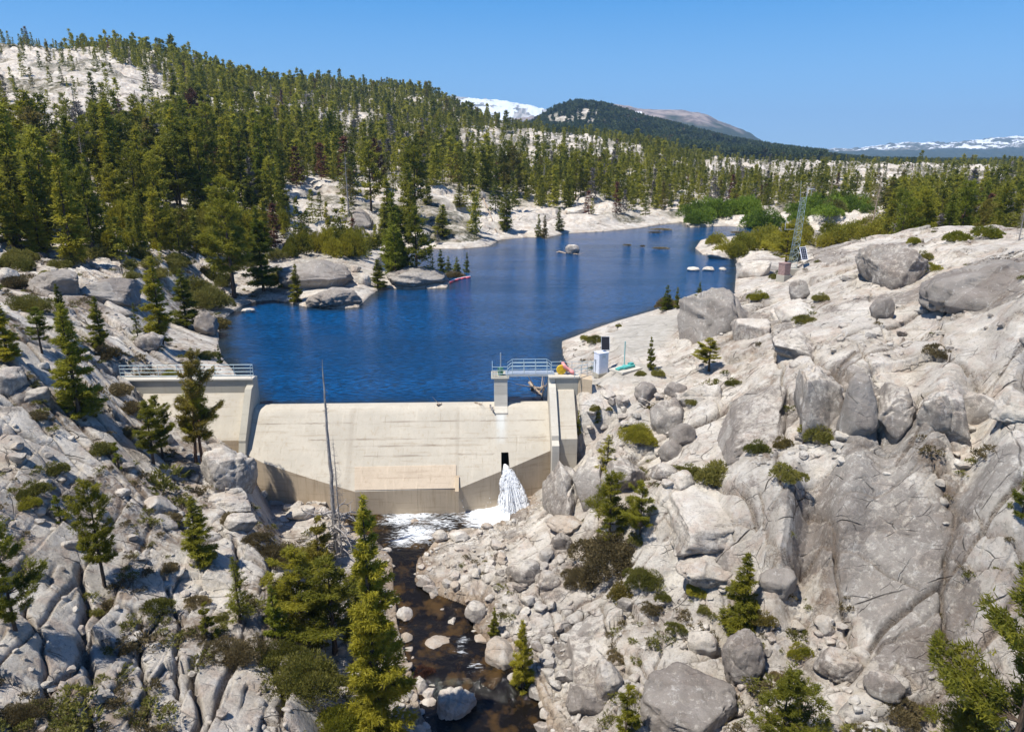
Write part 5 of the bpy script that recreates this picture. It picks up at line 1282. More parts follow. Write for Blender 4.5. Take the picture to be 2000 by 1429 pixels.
T(30, 1230, 1030, 'pine_c', 'dark pine cut off by the photo edge above the deep shade', 'pine', wpx=110)
T(300, 905, 785, 'pine_a', 'bushy twin-topped pine between shrubs left of the abutment', 'yellow', wpx=75)
T(318, 893, 772, 'pine_b', 'slim pine touching the bushy twin-topped one', 'yellow', wpx=50)
T(383, 905, 688, 'pine_a', 'tall leaning pine in front of the abutment wall', 'yellow', 'redbark', wpx=86, tilt=(0, R(-4)))
T(396, 905, 745, 'pine_b', 'shorter pine growing beside the tall leaning one', 'yellow', 'redbark', wpx=72, tilt=(0, R(1)))
T(156, 815, 592, 'fir_a', 'tall spindly pine on the left slope with bare inner branches', 'pine', wpx=88)
T(125, 655, 553, 'fir_a', 'slender spire fir high on the left slope', 'pine', wpx=34)
T(16, 700, 588, 'fir_a', 'fir at the photo edge on the upper left slope', 'yellow', wpx=58)
T(82, 690, 600, 'pine_b', 'round-topped small pine on the upper left slope', 'fir', wpx=48)
T(200, 680, 578, 'fir_a', 'narrow fir alone on the steep left slabs', 'pine', wpx=42)
T(272, 675, 590, 'sparse_a', 'thin bare-stemmed sapling on the left slabs', 'pine', wpx=26)
T(318, 672, 500, 'fir_a', 'tall fir above the waterside rocks, left one of a close pair', 'yellow', wpx=64)
T(365, 640, 525, 'fir_b', 'full fir beside the lake, right one of a close pair', 'pine', wpx=62)
T(458, 582, 352, 'pine_a', 'tall dark-trunked pine standing right at the lake shore', 'pine', wpx=110)
T(515, 568, 405, 'fir_b', 'dense dark fir on the shore right of the dark-trunked pine', 'fir', wpx=70)
T(582, 590, 515, 'fir_a', 'small fir against the great folded shore boulder', 'yellow', wpx=30)
T(430, 710, 672, 'young_b', 'tiny fir at the waterline by the abutment rocks', 'fir', wpx=14)
T(1447, 1235, 1078, 'fir_a', 'lone bright fir in front of the grey slab', 'yellow', wpx=82)
T(1020, 1350, 1210, 'fir_a', 'slim fir leaning over the creek on the right bank', 'yellow', wpx=52)
T(965, 1240, 1185, 'young_b', 'small fir on the creek flats boulders', 'pine', wpx=26)
T(1222, 1450, 1335, 'young_a', 'young pine cut off by the photo bottom beside the pyramid boulder', 'yellow', wpx=70)
T(1190, 1065, 925, 'pine_c', 'spreading creekside fir beside the brown shrubs', 'yellow', wpx=95)
T(1250, 1045, 940, 'pine_c', 'wide fir right of the spreading creekside one', 'pine', wpx=72)
T(1185, 940, 848, 'sparse_a', 'thin half-dead fir on the talus above the creekside firs', 'yellow', wpx=60)
T(1270, 722, 657, 'young_b', 'small fir beside the gauge stand', 'yellow', wpx=24)
T(1384, 725, 660, 'pine_b', 'small pine under the tall outcrop with a dark base', 'yellow', wpx=56)
T(1302, 606, 556, 'young_b', 'small fir at the end of the dirt road by the lake', 'fir', wpx=30)
T(1322, 603, 560, 'young_b', 'slim small fir next to the one at the road end', 'pine', wpx=18)
T(1365, 580, 550, 'young_b', 'tiny fir peeking over the outcrop by the lake', 'fir', wpx=16)
T(1535, 518, 438, 'pine_c', 'bushy pine next to the lattice tower', 'yellow', wpx=80)
T(1520, 1490, 1310, 'pine_c', 'bright pine crown rising from the photo bottom among gravel', 'yellow', wpx=150)
T(1960, 1560, 1130, 'pine_c', 'large open pine reaching in from the photo edge', 'yellow', wpx=260)
T(1880, 1540, 1370, 'pine_c', 'low yellow-green pine at the lower photo edge', 'yellow', wpx=170)
T(1995, 1010, 900, 'young_a', 'small pine at the photo edge above the cracked slab', 'pine', wpx=60)
T(1130, 850, 800, 'young_b', 'tiny fir beside the spillway wall rocks', 'pine', wpx=14)
T(1168, 825, 790, 'young_b', 'tiny fir on the white talus rocks', 'pine', wpx=16)
T(232, 915, 862, 'young_a', 'grey-green sapling among the left slabs', 'fir', wpx=26)
T(118, 1018, 965, 'young_a', 'little sapling over the left slabs shadow', 'fir', wpx=34)
T(540, 1245, 1140, 'young_b', 'young fir in the gully below the shrubs', 'fir', wpx=50)
T(405, 1245, 1175, 'young_a', 'small light pine between shrubs on the lower slope', 'yellow', wpx=44)
for x, yb, yt, w_, lab in ((862, 534, 486, 24, 'leftmost of the four young firs standing in the lake'), (876, 535, 500, 18, 'second young fir standing in the lake'), (893, 537, 501, 22, 'third young fir standing in the lake'), (912, 533, 493, 16, 'rightmost of the four young firs standing in the lake')): T(x, yb, yt, 'young_b', lab, 'fir', wpx=w_, z=-.1)
T(790, 536, 482, 'mid_fir1', 'fir behind the island rock', 'fir', wpx=40)
T(738, 562, 505, 'fir_a', 'fir on the spit beside the island rock', 'pine', wpx=36)
for x, yb, yt, w_, lab in ((990, 452, 362, 32, 'tall dark fir on the far knoll shore'), (865, 462, 400, 40, 'fir pair on the far knoll slope'), (758, 448, 350, 42, 'tall fir on the far knoll above the cove'), (753, 478, 400, 36, 'waterside fir at the cove mouth'), (835, 400, 345, 22, 'fir on top of the far knoll'), (897, 405, 358, 26, 'open fir on top of the far knoll'), (1052, 462, 418, 14, 'slim fir at the far waterline'), (1064, 466, 420, 16, 'slim fir leaning beside another at the far waterline'), (1092, 452, 405, 18, 'fir standing alone on the far shore slabs')):
    T(x, yb, yt, FIRM[int(x) % 5], lab, 'forest', wpx=w_)

# tall dead spar with its gnarled roots
g = ground(658, 1078); g = Vector((g.x, g.y, gz(g.x, g.y))); u, t = ray(654, 702); Hs = CAMZ+t*g.y-g.z
spar = thing('dead_tree', (g.x, g.y, g.z-.3), 'tall bleached dead spar with a bare pointed top rising in front of the dam', 'dead tree')
rng = np.random.default_rng(3); tz = np.linspace(0, Hs+.3, 22); P = np.stack([rng.normal(size=22)*.022, rng.normal(size=22)*.015, tz], 1)
sg = [(P, .18*(1-tz/tz[-1])**.8+.018)]
for _ in range(90):
    q = rng.uniform(.12, .85); a = rng.uniform(0, 6.28); ln = rng.uniform(.06, .30); p = np.array([np.interp(q*tz[-1], tz, P[:, 0]), np.interp(q*tz[-1], tz, P[:, 1]), q*tz[-1]]); sg.append((np.stack([p, p+np.array([math.cos(a), math.sin(a), .1])*ln]), [.02, .008]))
v, f = tubes(sg, 8); link(bpy.data.objects.new('trunk', mesh_np('trunk', v, f, M['dead'], True)), spar)
sg = []
for i in range(26):
    a = rng.uniform(0, 6.28); ln = rng.uniform(1.2, 3.0); z0 = rng.uniform(.9, 3.6); t_ = np.linspace(0, 1, 7)
    p = np.stack([math.cos(a)*ln*t_+.25*np.sin(t_*5+i)*t_, math.sin(a)*ln*t_*.8+.2*np.cos(t_*4+i)*t_, z0+ln*(.10*t_-.55*t_*t_*rng.uniform(-.2, 1))+.12*np.sin(t_*7+i)], 1); sg.append((p, np.linspace(.11, .02, 7)))
    for _ in range(5):
        s_ = p[int(rng.integers(2, 7))]; d_ = rng.normal(size=3)*.32; sg.append((np.stack([s_, s_+d_*.5+rng.normal(size=3)*.05, s_+d_]), [.045, .028, .012]))
v, f = tubes(sg, 5); link(bpy.data.objects.new('limbs', mesh_np('limbs', v, f, M['dead'], True)), spar)
T(668, 1085, 848, 'snag_b', 'thinner dead trunk with fine bare twigs beside the tall spar', bark='dead', cat='dead tree', name='dead_tree', wpx=60)
T(330, 422, 358, 'snag_b', 'bleached bare snag in front of the shrubby forest edge', bark='dead', cat='dead tree', name='dead_tree')
T(178, 420, 255, 'snag_a', 'tall dead pine with drooping pink-grey branches on the left forest edge', bark='deadtan', cat='dead tree', name='dead_tree')
T(150, 235, 150, 'snag_a', 'dead pine on the bare granite of the left hill', bark='dead', cat='dead tree', name='dead_tree')
T(682, 430, 295, 'snag_a', 'silvery drooping snag above the far knoll', bark='dead', cat='dead tree', name='dead_tree')
T(1990, 470, 375, 'snag_b', 'bare white snag at the photo edge on the hill crest', bark='dead', cat='dead tree', name='dead_tree', ymax=95)
T(1062, 385, 300, 'snag_a', 'grey bare snag in the middle of the far forest', bark='dead', cat='dead tree', name='dead_tree')
T(532, 215, 160, 'snag_b', 'pale snag standing above the left skyline forest', bark='dead', cat='dead tree', name='dead_tree')
T(1620, 400, 330, 'snag_a', 'leaning grey-brown dead fir in the right forest', bark='deadtan', cat='dead tree', name='dead_tree')
T(1700, 455, 330, 'snag_b', 'leaning bare dead fir by the right forest edge', bark='deadtan', cat='dead tree', name='dead_tree', tilt=(0, R(8)), ymin=92)

# ---- forest: positions over the ground, bare where the photo shows open granite
CLEAR = [[(0,95),(120,100),(230,130),(330,165),(350,215),(250,255),(180,260),(60,320),(0,330)], [(560,372),(740,362),(960,378),(1060,410),(1240,428),(1300,440),(1100,465),(780,490),(740,470),(690,470),(560,455)], [(620,225),(740,222),(745,262),(625,270)], [(905,262),(1060,258),(1250,290),(1255,315),(1050,320),(900,300)], [(1060,228),(1160,228),(1200,246),(1080,252)], [(1380,318),(1560,305),(1700,320),(1960,335),(1960,370),(1700,370),(1640,345),(1380,345)], [(1210,255),(1290,262),(1280,275),(1215,272)], [(1330,252),(1390,255),(1380,268),(1330,262)]]
def nh(x, y): return grid_at(GZ, x, y)
XS = []; YS = []
rf = np.random.default_rng(5)
def sample(y0, y1, n_, umax=1.25):
    yy_ = np.sqrt(rf.uniform(y0*y0, y1*y1, n_)); return rf.uniform(-umax, umax, n_)*yy_, yy_
def keepers(x, y, dens_lo):
    z = nh(x, y); px, py, dp = topx(x, y, z); k = grid_at(MK['dL'], x, y) > 1.5
    for i, cl in enumerate(CLEAR):
        s_ = sdist(px, py, cl); k &= ~((s_ < 4) & (rf.random(len(x)) < (.90 if i != 0 else .90)))
    dn = fbm(x/28, y/28, 200, 3)-.25*(px > 1500)*(y > 130); k &= dn > dens_lo
    k &= ~((px > 1330) & (px < 1730) & (y < 128) & (x > 0)) & ~((px >= 1730) & (y < 98)) & ~((px > 1320) & (px < 1730) & (py > 415)) & ~((px < 560) & (py > 512)) & ~((y < 86)) & ~((y < 104) & (x > -36))
    k &= ~((px > 540) & (px < 760) & (py > 505))
    return k, z, px, py, dp
parts_ = []
for y0, y1, n_, lo in ((86, 220, 5200, -.55), (220, 480, 13000, -.38), (480, 1000, 26000, -.55)):
    x, y = sample(y0, y1, n_, 1.0); k, z, px, py, dp = keepers(x, y, lo)
    k &= (px > -150) & (px < 2150)
    # thin out so that crowns do not merge
    parts_.append(np.stack([x, y, z, px, py, dp], 1)[k])
F_ = np.concatenate(parts_)
# minimum spacing by cell
cell = {}; keep_ = []
for i, (x, y, z, px, py, dp) in enumerate(F_):
    c = (1.9 if (y < 135 and x < -12) else 2.5)+.002*y; kx = (int(x//c), int(y//c))
    if kx in cell: continue
    cell[kx] = 1; keep_.append(i)
F_ = F_[keep_]
Hh_ = rf.gamma(8, 1/8., len(F_))*np.interp(F_[:, 1], [86, 130, 200, 300, 500, 1000], [9.5, 10.8, 9.6, 8.2, 7.0, 6.5])*np.interp(F_[:, 0]/F_[:, 1], [-.1, .0, .2, .7], [1.0, .95, .92, .90])
# the young wood on the left shore is lower
low_ = (F_[:, 3] > 200) & (F_[:, 3] < 760) & (F_[:, 4] > 425); Hh_[low_] *= .55
low2 = (F_[:, 3] < 330) & (F_[:, 4] < 330); Hh_[low2] *= .8
Hh_ = np.clip(Hh_, 2.5, 17); rr_ = F_[:, 3] > 1300; Hh_[rr_] = np.clip(Hh_[rr_]*.78, 2.5, 10.5)
app = Hh_/F_[:, 5]*((F_[:, 3] > -20) & (F_[:, 3] < 2020))
order = np.argsort(-app); NI = 212
for c, i in enumerate(order[:NI]):
    x, y, z, px, py, dp = F_[i]; h = float(Hh_[i]); pine = rf.random() < (.5 if low_[i] else .30); kd = PINEM[int(rf.integers(4))] if pine else FIRM[int(rf.integers(5))]
    r_ = rf.random(); mt = 'forest' if r_ < .38 else 'fir' if r_ < .50 else 'pine' if r_ < .82 else 'yellow'
    if low_[i]: mt = 'pine' if r_ < .5 else 'yellow'; 
    nm, bk, cat = 'conifer', 'bark', 'tree'
    if px < 200: rg = 'conifer in the dark forest at the left photo edge'; gp = 'conifers at the left photo edge'
    elif low_[i]: rg = 'young conifer in the low wood behind the left lake shore'; gp = 'young conifers behind the left shore'
    elif px < 560: rg = 'tall conifer in the dense left hillside forest'; gp = 'tall conifers of the left hillside'
    elif px < 1300: rg = 'conifer in the forest belt beyond the granite knoll'; gp = 'conifers beyond the granite knoll'
    else: rg = 'conifer in the forest beyond the right end of the lake'; gp = 'conifers beyond the right end of the lake'
    if not low_[i] and rf.random() < .09:
        u_ = rf.random()
        if u_ < .25: mt = 'rust'; rg = 'rust-brown dying '+rg; gp = 'dying rust-brown '+gp
        elif u_ < .6: mt = 'greyleaf'; rg = 'grey leafless '+rg; gp = 'leafless '+gp
    add_tree(nm, (x, y, z-.1), kd, h, rg, cat, gp, mat=mt, bark=bk, rz=float(rf.uniform(0, 6.28)), sxy=float(rf.uniform(.85, 1.35)))
# everything smaller: one wooded mass of many conifers
def lod(seed, n_t, L, Wd, style, H=14., Rm=2.1, base=.06, nlev=16):
    t, c = conifer(seed=seed, style=style, H=H, Rm=Rm, base=base, ntuft=n_t, per=2, L=L, Wd=Wd, limbs=False, nlev=nlev)
    return c
def mass(name, idx, protos, H0_, mat, label, trunk=True, xyz=None, hs=None):
    V = []; F = []; Tn = []; off = 0; A_ = F_[idx] if xyz is None else xyz; hh = Hh_[idx] if hs is None else hs
    pid = rf.integers(len(protos), size=len(A_))
    for p_ in range(len(protos)):
        ii = np.nonzero(pid == p_)[0]
        if not len(ii): continue
        v, f = protos[p_]; a = rf.uniform(0, 6.28, len(ii)); ca_, sa_ = np.cos(a)[:, None], np.sin(a)[:, None]; k = (hh[ii]/H0_)[:, None]; w_ = k*rf.uniform(.9, 1.5, len(ii))[:, None]
        vx = v[None, :, 0]*w_; vy = v[None, :, 1]*w_
        W_ = np.stack([vx*ca_-vy*sa_+A_[ii, 0][:, None], vx*sa_+vy*ca_+A_[ii, 1][:, None], v[None, :, 2]*k+A_[ii, 2][:, None]], -1).reshape(-1, 3)
        F.append((f[None]+(np.arange(len(ii))*len(v))[:, None, None]).reshape(-1, 3)+off); V.append(W_); off += len(W_); Tn.append(np.repeat(rf.random(len(ii)), len(v)))
    me = mesh_np(name, np.concatenate(V), np.concatenate(F), M[mat], False, {'tint': np.concatenate(Tn)})
    return tag(link(bpy.data.objects.new(name, me)), label, None, None, 'stuff'), len(A_)
def with_trunk(c, H, r=.14):
    v, f = c; b = len(v); tv = []; tf = []
    for a in (0, 2.09, 4.19): tv += [(math.cos(a)*r, math.sin(a)*r, -.3), (0, 0, H*.9)]
    tf = [(b, b+2, b+1), (b+2, b+4, b+3), (b+4, b, b+5)]
    return np.concatenate([v, tv]), np.concatenate([f, tf])
rest = order[NI:]; rest = rest
nearr = rest[F_[rest, 1] < 480]; farr = rest[F_[rest, 1] >= 480]
LA = [with_trunk(lod(60+i, 200, .95, .42, 'fir' if i % 3 else 'pine', Rm=2.0+.2*(i % 3), nlev=18), 14.) for i in range(6)]
LB = [lod(80+i, 46, 1.7, .95, 'fir' if i % 3 else 'pine', Rm=2.3, nlev=10) for i in range(5)]
rust_i = nearr[rf.random(len(nearr)) < .035]; grey_i = nearr[rf.random(len(nearr)) < .06]; gs = set(rust_i)|set(grey_i); green_i = np.array([i for i in nearr if i not in gs])
print('forest', len(F_), 'near', len(nearr), 'far', len(farr))
mass('forest', green_i, LA, 14., 'forest', 'dense conifer forest covering the slopes beyond the lake')
mass('dying_trees_in_forest', rust_i, LA, 14., 'rust', 'rust-red dying conifers scattered through the forest')
mass('bare_trees_in_forest', grey_i, LA, 14., 'greyleaf', 'grey leafless conifers scattered through the forest')
mass('distant_forest', farr, LB, 14., 'forest', 'distant conifer forest on the ridges')
# far wooded hills
x, y = sample(1000, 2150, 60000, .95); z = nh(x, y); px, py, dp = topx(x, y, z)
k = (px > -100) & (px < 2100) & (fbm(x/75, y/75, 131, 4)*.55+fbm(x/170, y/170, 130, 5) > -.42)
for i in (4, 6, 7): k &= ~((sdist(px, py, CLEAR[i]) < 1) & (rf.random(len(x)) < .8))
XY = np.stack([x, y, z], 1)[k]; LC = [lod(90+i, 9, 4.2, 2.6, 'fir', Rm=3.0, nlev=5) for i in range(4)]
print('far hills', len(XY))
mass('hillside_forest', None, LC, 14., 'far', 'dark green forest on the far round hill', xyz=XY, hs=rf.uniform(7, 13, len(XY))*np.where(XY[:, 0]/XY[:, 1] > .42, .6, 1.0))

# ------------------------------------------------------------------ shrubs
SH = {}
for i in range(5): SH[i] = shrub_np(300+i, 1500, .11, .045, .5+.06*i)
for i in range(8, 11): SH[i] = shrub_np(300+i, 8000, .055, .022, .8, 12)
for i in range(5, 8): SH[i] = shrub_np(300+i, 1700, .12, .05, 1.15, 9)
def shrub(x, y, wpx, mat, label, group=None, k=None, hf=1.0, name='shrub', cat='shrub', dep=.75, z=None, ymin=0, ymax=1e9):
    g = ground(x, y, ymin, ymax) if z is None else Pz(x, y, z); mp = mpp(g); k = (int(rt_.integers(8, 11)) if wpx > 85 and x < 1300 else int(rt_.integers(5))) if k is None else k; kk = ('shrub', k, mat)
    if kk not in MESH: MESH[kk] = mesh_np('shrub', SH[k][0], SH[k][1], M[mat], False)
    o = link(bpy.data.objects.new(name, MESH[kk])); r_ = wpx*mp/2; o.scale = (r_, r_*dep, r_*hf); o.rotation_euler = (0, 0, -math.atan2(g.x, g.y)+float(rt_.uniform(-.4, .4))); o.location = (g.x, g.y, g.z-.05*r_)
    return tag(o, label, cat, group)
for a in [(600,1345,210,'shrub','widest olive shrub bank above the gully at the photo bottom'),(660,1440,170,'bright','rounded green shrub mass left of the tallest fir at the photo bottom'),(545,1290,110,'shrub','olive shrub joining the widest one on its upper side'),(455,1290,120,'brush','brownish shrub patch beside the widest olive one'),(530,1100,110,'brush','grey-brown shrub on the slope above the creek trees'),(500,1060,70,'brush','grey shrub above the grey-brown one'),
 (40,1410,100,'brush','brown-green shrub filling the photo corner'),(65,965,75,'shrub','olive shrub with a reddish heart on the left slabs'),(55,990,60,'bright','green shrub under the olive one on the left slabs'),(130,500+475,30,'shrub','small sprig on the left slabs'),
 (70,820,60,'brush','dark heather patch under the left overhang'),(230,770,70,'brush','grey-brown heather strip left of the abutment'),(255,805,70,'brush','heather strip running down towards the twin-topped pine'),(255,850,50,'brush','brown shrub left of the twin-topped pine'),
 (200,885,70,'shrub','brown shrub strip across the left slabs'),(105,925,70,'shrub','low shrub strip on the left slabs above the sapling'),(60,610,90,'shrub','flat olive shrub patch on the upper left slope'),(205,700,70,'brush','brown strip of heather below the narrow fir'),
 (90,540,40,'bright','bright shrub beside the dark boulder'),(30,560,70,'brush','brown grass patch under the forest edge'),(410,600,110,'shrub','olive shrubbery on the shore left of the dark-trunked pine'),(380,570,80,'shrub','olive shrubbery behind the close pair of firs'),(420,640,70,'shrub','green shrub bank above the waterline'),
 (405,700,50,'shrub','shrub over the abutment railing rocks'),(330,735,40,'bright','small shrub at the wall corner'),(450,1020,60,'brush','brown shrub beside the cracked grey rock'),(330,1020,60,'brush','reddish brown shrub in the mid slope gully'),
 (330,1115,50,'brush','russet shrub near the black shadow pool'),(305,1190,75,'shrub','grey-green shrub clump on the lower slabs'),(210,1190,50,'brush','thin shrub on the lower slabs'),(385,1180,60,'brush','brown round shrub on the lower slope'),(190,1000+200,40,'shrub','sprig by the shaded slab'),(430,1210,40,'shrub','round shrub beside the light pine'),(250,1270,50,'brush','withered shrub on the lower left slabs'),
 (1190,1110,190,'brush','largest brown and green heather mass on the right bank'),(1130,1140,90,'brush','brown heather below the square block'),(1250,1140,90,'shrub','green heather at the right of the large mass'),(1215,1165,80,'bright','green low shrub between white stones'),
 (1400,940,120,'shrub','long green shrub strip on the ledge above the grey slab'),(1480,880,60,'shrub','dark green shrub on the ledge under the huge slab'),(1525,870,50,'shrub','round green shrub between white stones on the ledge'),(1600,860,90,'shrub','green shrub strip under the scarp'),
 (1535,935,80,'shrub','low green shrub on top of the cracked slabs'),(1345,925,60,'shrub','green shrub beside the split boulder'),(1250,860,90,'bright','bright shrub among the dark talus boulders'),(1275,800,30,'bright','small green tuft by the speckled oval boulder'),(1160,800,28,'shrub','shrub clump below the abutment wall'),
 (1190,800,20,'shrub','small shrub between talus stones'),(1350,790,30,'shrub','grass tuft by the domed talus boulder'),(1430,750,34,'shrub','grass clump at the top of the tilted slab'),(1250,733,30,'shrub','low shrub left of the small fir by the gauge'),(1285,733,40,'shrub','low shrub right of the small fir by the gauge'),
 (1300,600,60,'brush','brown brush at the lake end of the dirt road'),(1165,668,44,'shrub','olive shrub on the lakeside rocks'),(1145,665,30,'bright','bright shrub on the lakeside point'),(1208,638,18,'shrub','wispy shrub at the road edge'),
 (1602,587,44,'shrub','round grass cushion on the hill'),(1480,585,50,'bright','flat grass patch below the tower rocks'),(1570,630,50,'shrub','grass cushion on the hill above the diagonal crack'),(1810,530,60,'bright','green shrub between the two crest outcrops'),(1800,508,50,'shrub','twiggy shrub behind the crest dome'),
 (1560,660,26,'brush','small tuft at the crack'),(1840,700,40,'brush','brown-green moss pool on the pale flat'),(1830,690,60,'brush','moss patch on the pale flat'),(1520,545,44,'shrub','grass under the bushy pine by the tower'),(1870,470,60,'bright','low shrub on the hill skyline'),(1930,465,70,'bright','shrub on the skyline near the photo edge'),(1785,475,40,'bright','shrub right of the crest dome'),
 (1440,1235,60,'shrub','shrub skirt left of the lone bright fir'),(1490,1215,70,'bright','green shrub right of the lone bright fir'),(1375,1195,40,'shrub','shrub on the pale ledge edge'),(1320,1230,50,'shrub','shrub among ledge stones'),(1270,1195,50,'brush','brown shrub over the pale slab'),(1360,1160,60,'bright','green clump left of the lone fir'),(1290,1170,50,'shrub','clump beside small white stones'),
 (1560,1275,60,'bright','grassy patch on the gravel flat'),(1530,1330,60,'brush','brown plants between gravel stones'),(1760,1400,120,'brush','brown shrub at the foot of the huge slab'),(1680,1280,40,'brush','brown tuft by the round grey boulder'),(1205,1290,50,'brush','dead twiggy shrub beside the grey cliff'),
 (825,1320,60,'rust','reddish bare twig bush in the creek'),(640,1170,100,'bright','bright undergrowth among the creek trees'),(600,1100,90,'bright','bright undergrowth near the dam foot'),(690,1150,60,'bright','undergrowth at the foot of the tallest fir'),(1245,1060,50,'shrub','shrub around the black rock by the firs')]:
    shrub(a[0], a[1], a[2], a[3], a[4])
shrub(885, 540, 60, 'brush', 'brown reeds round the young firs in the lake', z=-.05, hf=.5)
# willows and shrubs round the far end of the lake
zi = 0
for (x0, x1, yb, yb2, wp, hf, mt, nn, ym, lab, gp) in [
   (1350,1470,428,440,56,1.0,'willow',10,150,'bright green willow bush at the far end of the lake','willows at the far lake end'),
   (1470,1740,428,446,52,.9,'willow',22,140,'light green willow bush in the marsh beyond the lattice tower','marsh willows beyond the tower'),
   (1395,1560,480,502,54,.95,'bright',20,100,'yellow-green shrub on the low point left of the lattice tower','shrubs left of the tower'),
   (1560,1770,474,490,54,.95,'bright',20,98,'yellow-green shrub behind the granite crest right of the lattice tower','shrubs right of the tower'),
   (1740,1990,430,455,60,1.5,'bright',14,96,'yellowish shrub at the forest foot behind the right crest','shrubs behind the right crest'),
   (225,560,430,500,48,1.5,'yellow',40,95,'leafy young growth in front of the left forest','young growth before the left forest'),
   (230,560,505,560,40,.8,'shrub',26,80,'olive shrub on the shore terrace below the left forest','shrubs on the left shore terrace'),
   (0,230,500,530,46,.8,'shrub',12,72,'dark shrub along the forest foot at the left photo edge','shrubs at the left forest foot'),
   (560,740,480,505,42,1.5,'yellow',18,118,'shrubby young growth behind the shore boulders','young growth behind the shore boulders')]:
    for _ in range(nn):
        px = rt_.uniform(x0, x1); py = rt_.uniform(yb, yb2); u, t = ray(px, py)
        if t >= -.01: continue
        Y = -20.6/t; Y = max(Y, ym)
        if x0 > 1300:
            if Y < ym: Y = ym
            X = u*Y; Zg = max(gz(X, Y), .0)
            if 98 <= ym < 130 and x0 > 1380: Zg = max(min(gz(X, Y), 3), .05)
            g = Vector((X, Y, Zg))
        else: g = ground(px, py, min(ym, 86))
        k = int(rt_.integers(5, 8)); kk = ('shrub', k, mt)
        if kk not in MESH: MESH[kk] = mesh_np('shrub', SH[k][0], SH[k][1], M[mt], False)
        r_ = wp*mpp(g)/2*rt_.uniform(.8, 1.3); o = link(bpy.data.objects.new('bush', MESH[kk])); o.scale = (r_, r_*.9, r_*hf*rt_.uniform(.8, 1.2)); o.rotation_euler = (0, 0, rt_.uniform(0, 6)); o.location = g
        tag(o, lab, 'bush', gp)
# ground heather strewn over the near banks, too many to count
N = 9000; yy = 23*np.exp(rs.uniform(0, math.log(110/23.), N)); xx = rs.uniform(-1.05, 1.05, N)*yy
hv = fbm(xx/5.5, yy/5.5, 161, 4)
k_ = (hv > .02) & (rs.random(N) < .5+.9*hv) & (grid_at(MK['dL'], xx, yy) > .8) & (grid_at(MK['dS'], xx, yy) > 1.2) & (grid_at(MK['calm'], xx, yy) < .2)
_s, _n = dam_sn(xx, yy); k_ &= ~((_s > -12) & (_s < DLEN+4) & (_n > -1.5) & (_n < 7)); k_ &= (xx < 8) | (grid_at(MK['rough'], xx, yy) > .45)
k_ &= (grid_at(MK['left'], xx, yy) > .5) | (rs.random(N) < .55)
xx, yy = xx[k_], yy[k_]; sz_ = np.exp(rs.normal(math.log(.38), .45, len(xx)))
tiny = [shrub_np(400+i, 90, .22, .09, .6, 4) for i in range(5)]
h1_ = rs.random(len(xx)) < .5
for nm, msk, mt, lab in (('heather', h1_, 'brush', 'brown heather tufts strewn over the rocky banks'), ('low_shrubs', ~h1_, 'shrub', 'olive low tufts strewn over the rocky banks')):
    scatter_mass(nm, tiny, xx[msk], yy[msk], grid_at(GZ, xx[msk], yy[msk]), sz_[msk], M[mt], lab, (1, 1, .8))
print('heather', len(xx))
# marsh grass islets
for i, (x, y, w_) in enumerate([(1335,432,60),(1290,449,46),(1280,455,26),(1290,486,36),(1225,480,16),(1255,482,10),(1440,455,40),(1600,468,50)]):
    p = Pz(x, y, 0.0); mp = mpp(p); v, f = shrub_np(500+i, 260, .3, .08, .5); v = v*(w_*mp/2, w_*mp/2*.5, .55)+(p.x, p.y, .0)
    o = link(bpy.data.objects.new('marsh_grass', mesh_np('marsh_grass', v, f, M['brush']))); tag(o, 'brown marsh grass growing in the shallow far end of the lake', None, None, 'stuff')

# ------------------------------------------------------------------ logs, boom, small things
def log(name, a, b, r, mat, label, twigs=0, seed=0):
    rng = np.random.default_rng(seed); a = np.array(a[:]); b = np.array(b[:]); t_ = np.linspace(0, 1, 9); P = a+(b-a)*t_[:, None]+rng.normal(size=(9, 3))*r*.35; sg = [(P, r*(1-.55*t_))]
    for _ in range(twigs): q = P[int(rng.integers(2, 9))]; d = rng.normal(size=3)*r*6; d[2] = abs(d[2]); sg.append((np.stack([q, q+d*.5, q+d]), [r*.3, r*.2, r*.08]))
    v, f = tubes(sg, 8); c = v.mean(0); o = link(bpy.data.objects.new(name, mesh_np(name, v-c, f, M[mat], True))); o.location = c; return tag(o, label, 'log')
log('driftwood_log', Pz(1034, 747, .9), Pz(1062, 775, .05), .16, 'deadtan', 'broken driftwood log jammed against the gate bay wall', 7, 1)
log('driftwood_log', Pz(1040, 760, .25), Pz(1063, 757, .2), .22, 'deadtan', 'thick short driftwood piece across the gate bay log', 2, 2)
log('driftwood_log', Pz(957, 790, .25), Pz(964, 802, -.2)+Vector((0, -.3, 0)), .10, 'dead', 'small pale driftwood beside the gate pier', 0, 3)
log('driftwood_log', Pz(928, 786, .15), Pz(940, 789, .15), .08, 'deadtan', 'little stick lying on the spillway crest', 2, 4)
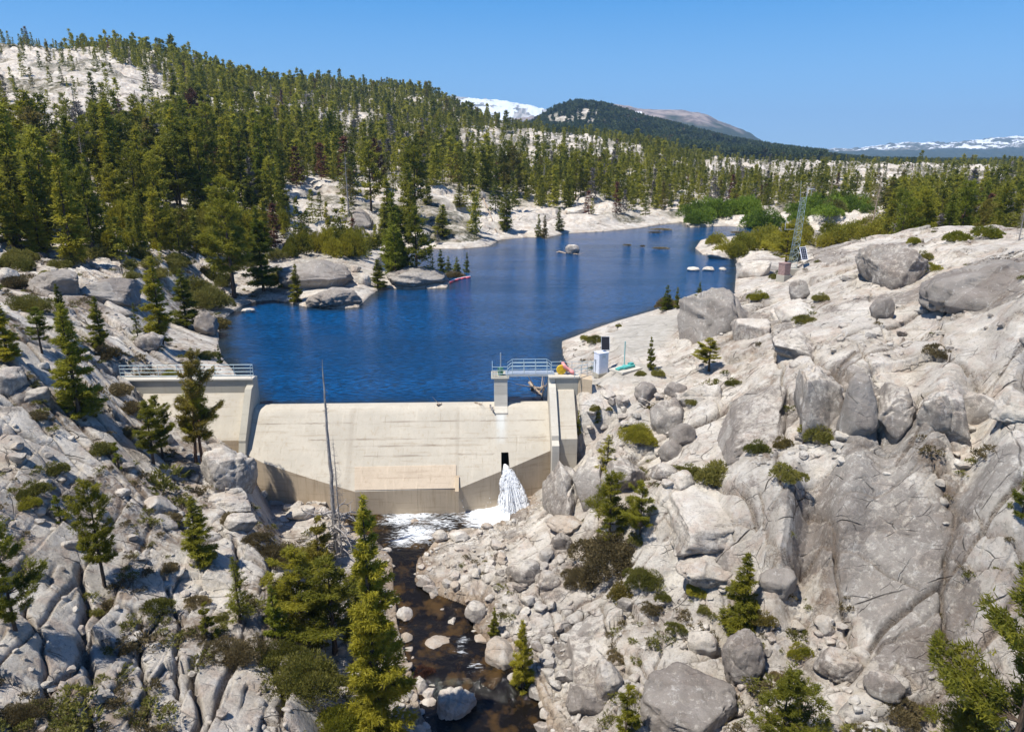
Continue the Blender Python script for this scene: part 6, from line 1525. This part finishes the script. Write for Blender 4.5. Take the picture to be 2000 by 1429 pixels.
log('driftwood_log', Pz(855, 790, .2), Pz(862, 788, .2), .1, 'deadtan', 'small stump of driftwood on the middle of the crest', 2, 5)
log('fallen_log', Pz(1087, 492, .1), Pz(1130, 497, .05), .22, 'deadtan', 'floating log touching the conical lake rock', 1, 6)
g1_, g2_ = ground(945, 392), ground(970, 455); log('fallen_log', g1_+Vector((0, 0, .6)), g2_+Vector((0, 0, .5)), .22, 'deadtan', 'long fallen trunk lying down the far knoll', 6, 7)
g1_, g2_ = ground(1180, 985), ground(1215, 955); log('fallen_log', g1_+Vector((0, 0, .4)), g2_+Vector((0, 0, .8)), .08, 'dead', 'thin grey dead branch leaning behind the creekside firs', 6, 8)
m_ = MB(); P0 = [Pz(878, 552, .05), Pz(888, 548, .05), Pz(899, 545, .05), Pz(909, 543, .05), Pz(919, 542, .05)]
c = P0[2].copy(); bo = thing('log_boom', tuple(c), 'floating red and white boom beside the island rock', 'boom')
for a, b in zip(P0, P0[1:]):
    m_ = MB(); m_.tube([a-c, (a*.1+b*.9)-c], .24, 10); m_.build('float_tube', M['redp'], bo, smooth=True)
m_ = MB(); m_.tube([p-c+Vector((0, 0, .22)) for p in P0], .07, 6); m_.build('cap_rail', M['white'], bo)

print('ground z range', GZ.min(), GZ.max())

# ------------------------------------------------------------------ haze over the whole scene
hz = MB(); hz.box((0, 6500, 350), (43000, 14600, 800)); ho = hz.build('haze', None if False else bpy.data.materials.new('haze_air'))
hm = ho.data.materials[0]; hm.use_nodes = True; ht = hm.node_tree
for q_ in list(ht.nodes):
    if q_.type == 'BSDF_PRINCIPLED': ht.nodes.remove(q_)
pv = ht.nodes.new('ShaderNodeVolumePrincipled'); pv.inputs['Color'].default_value = (.40, .66, 1.0, 1); pv.inputs['Density'].default_value = 0.00008; pv.inputs['Anisotropy'].default_value = 0.0
ht.links.new(pv.outputs[0], [q_ for q_ in ht.nodes if q_.type == 'OUTPUT_MATERIAL'][0].inputs['Volume'])
tag(ho, 'thin blue mountain haze', None, None, 'stuff')
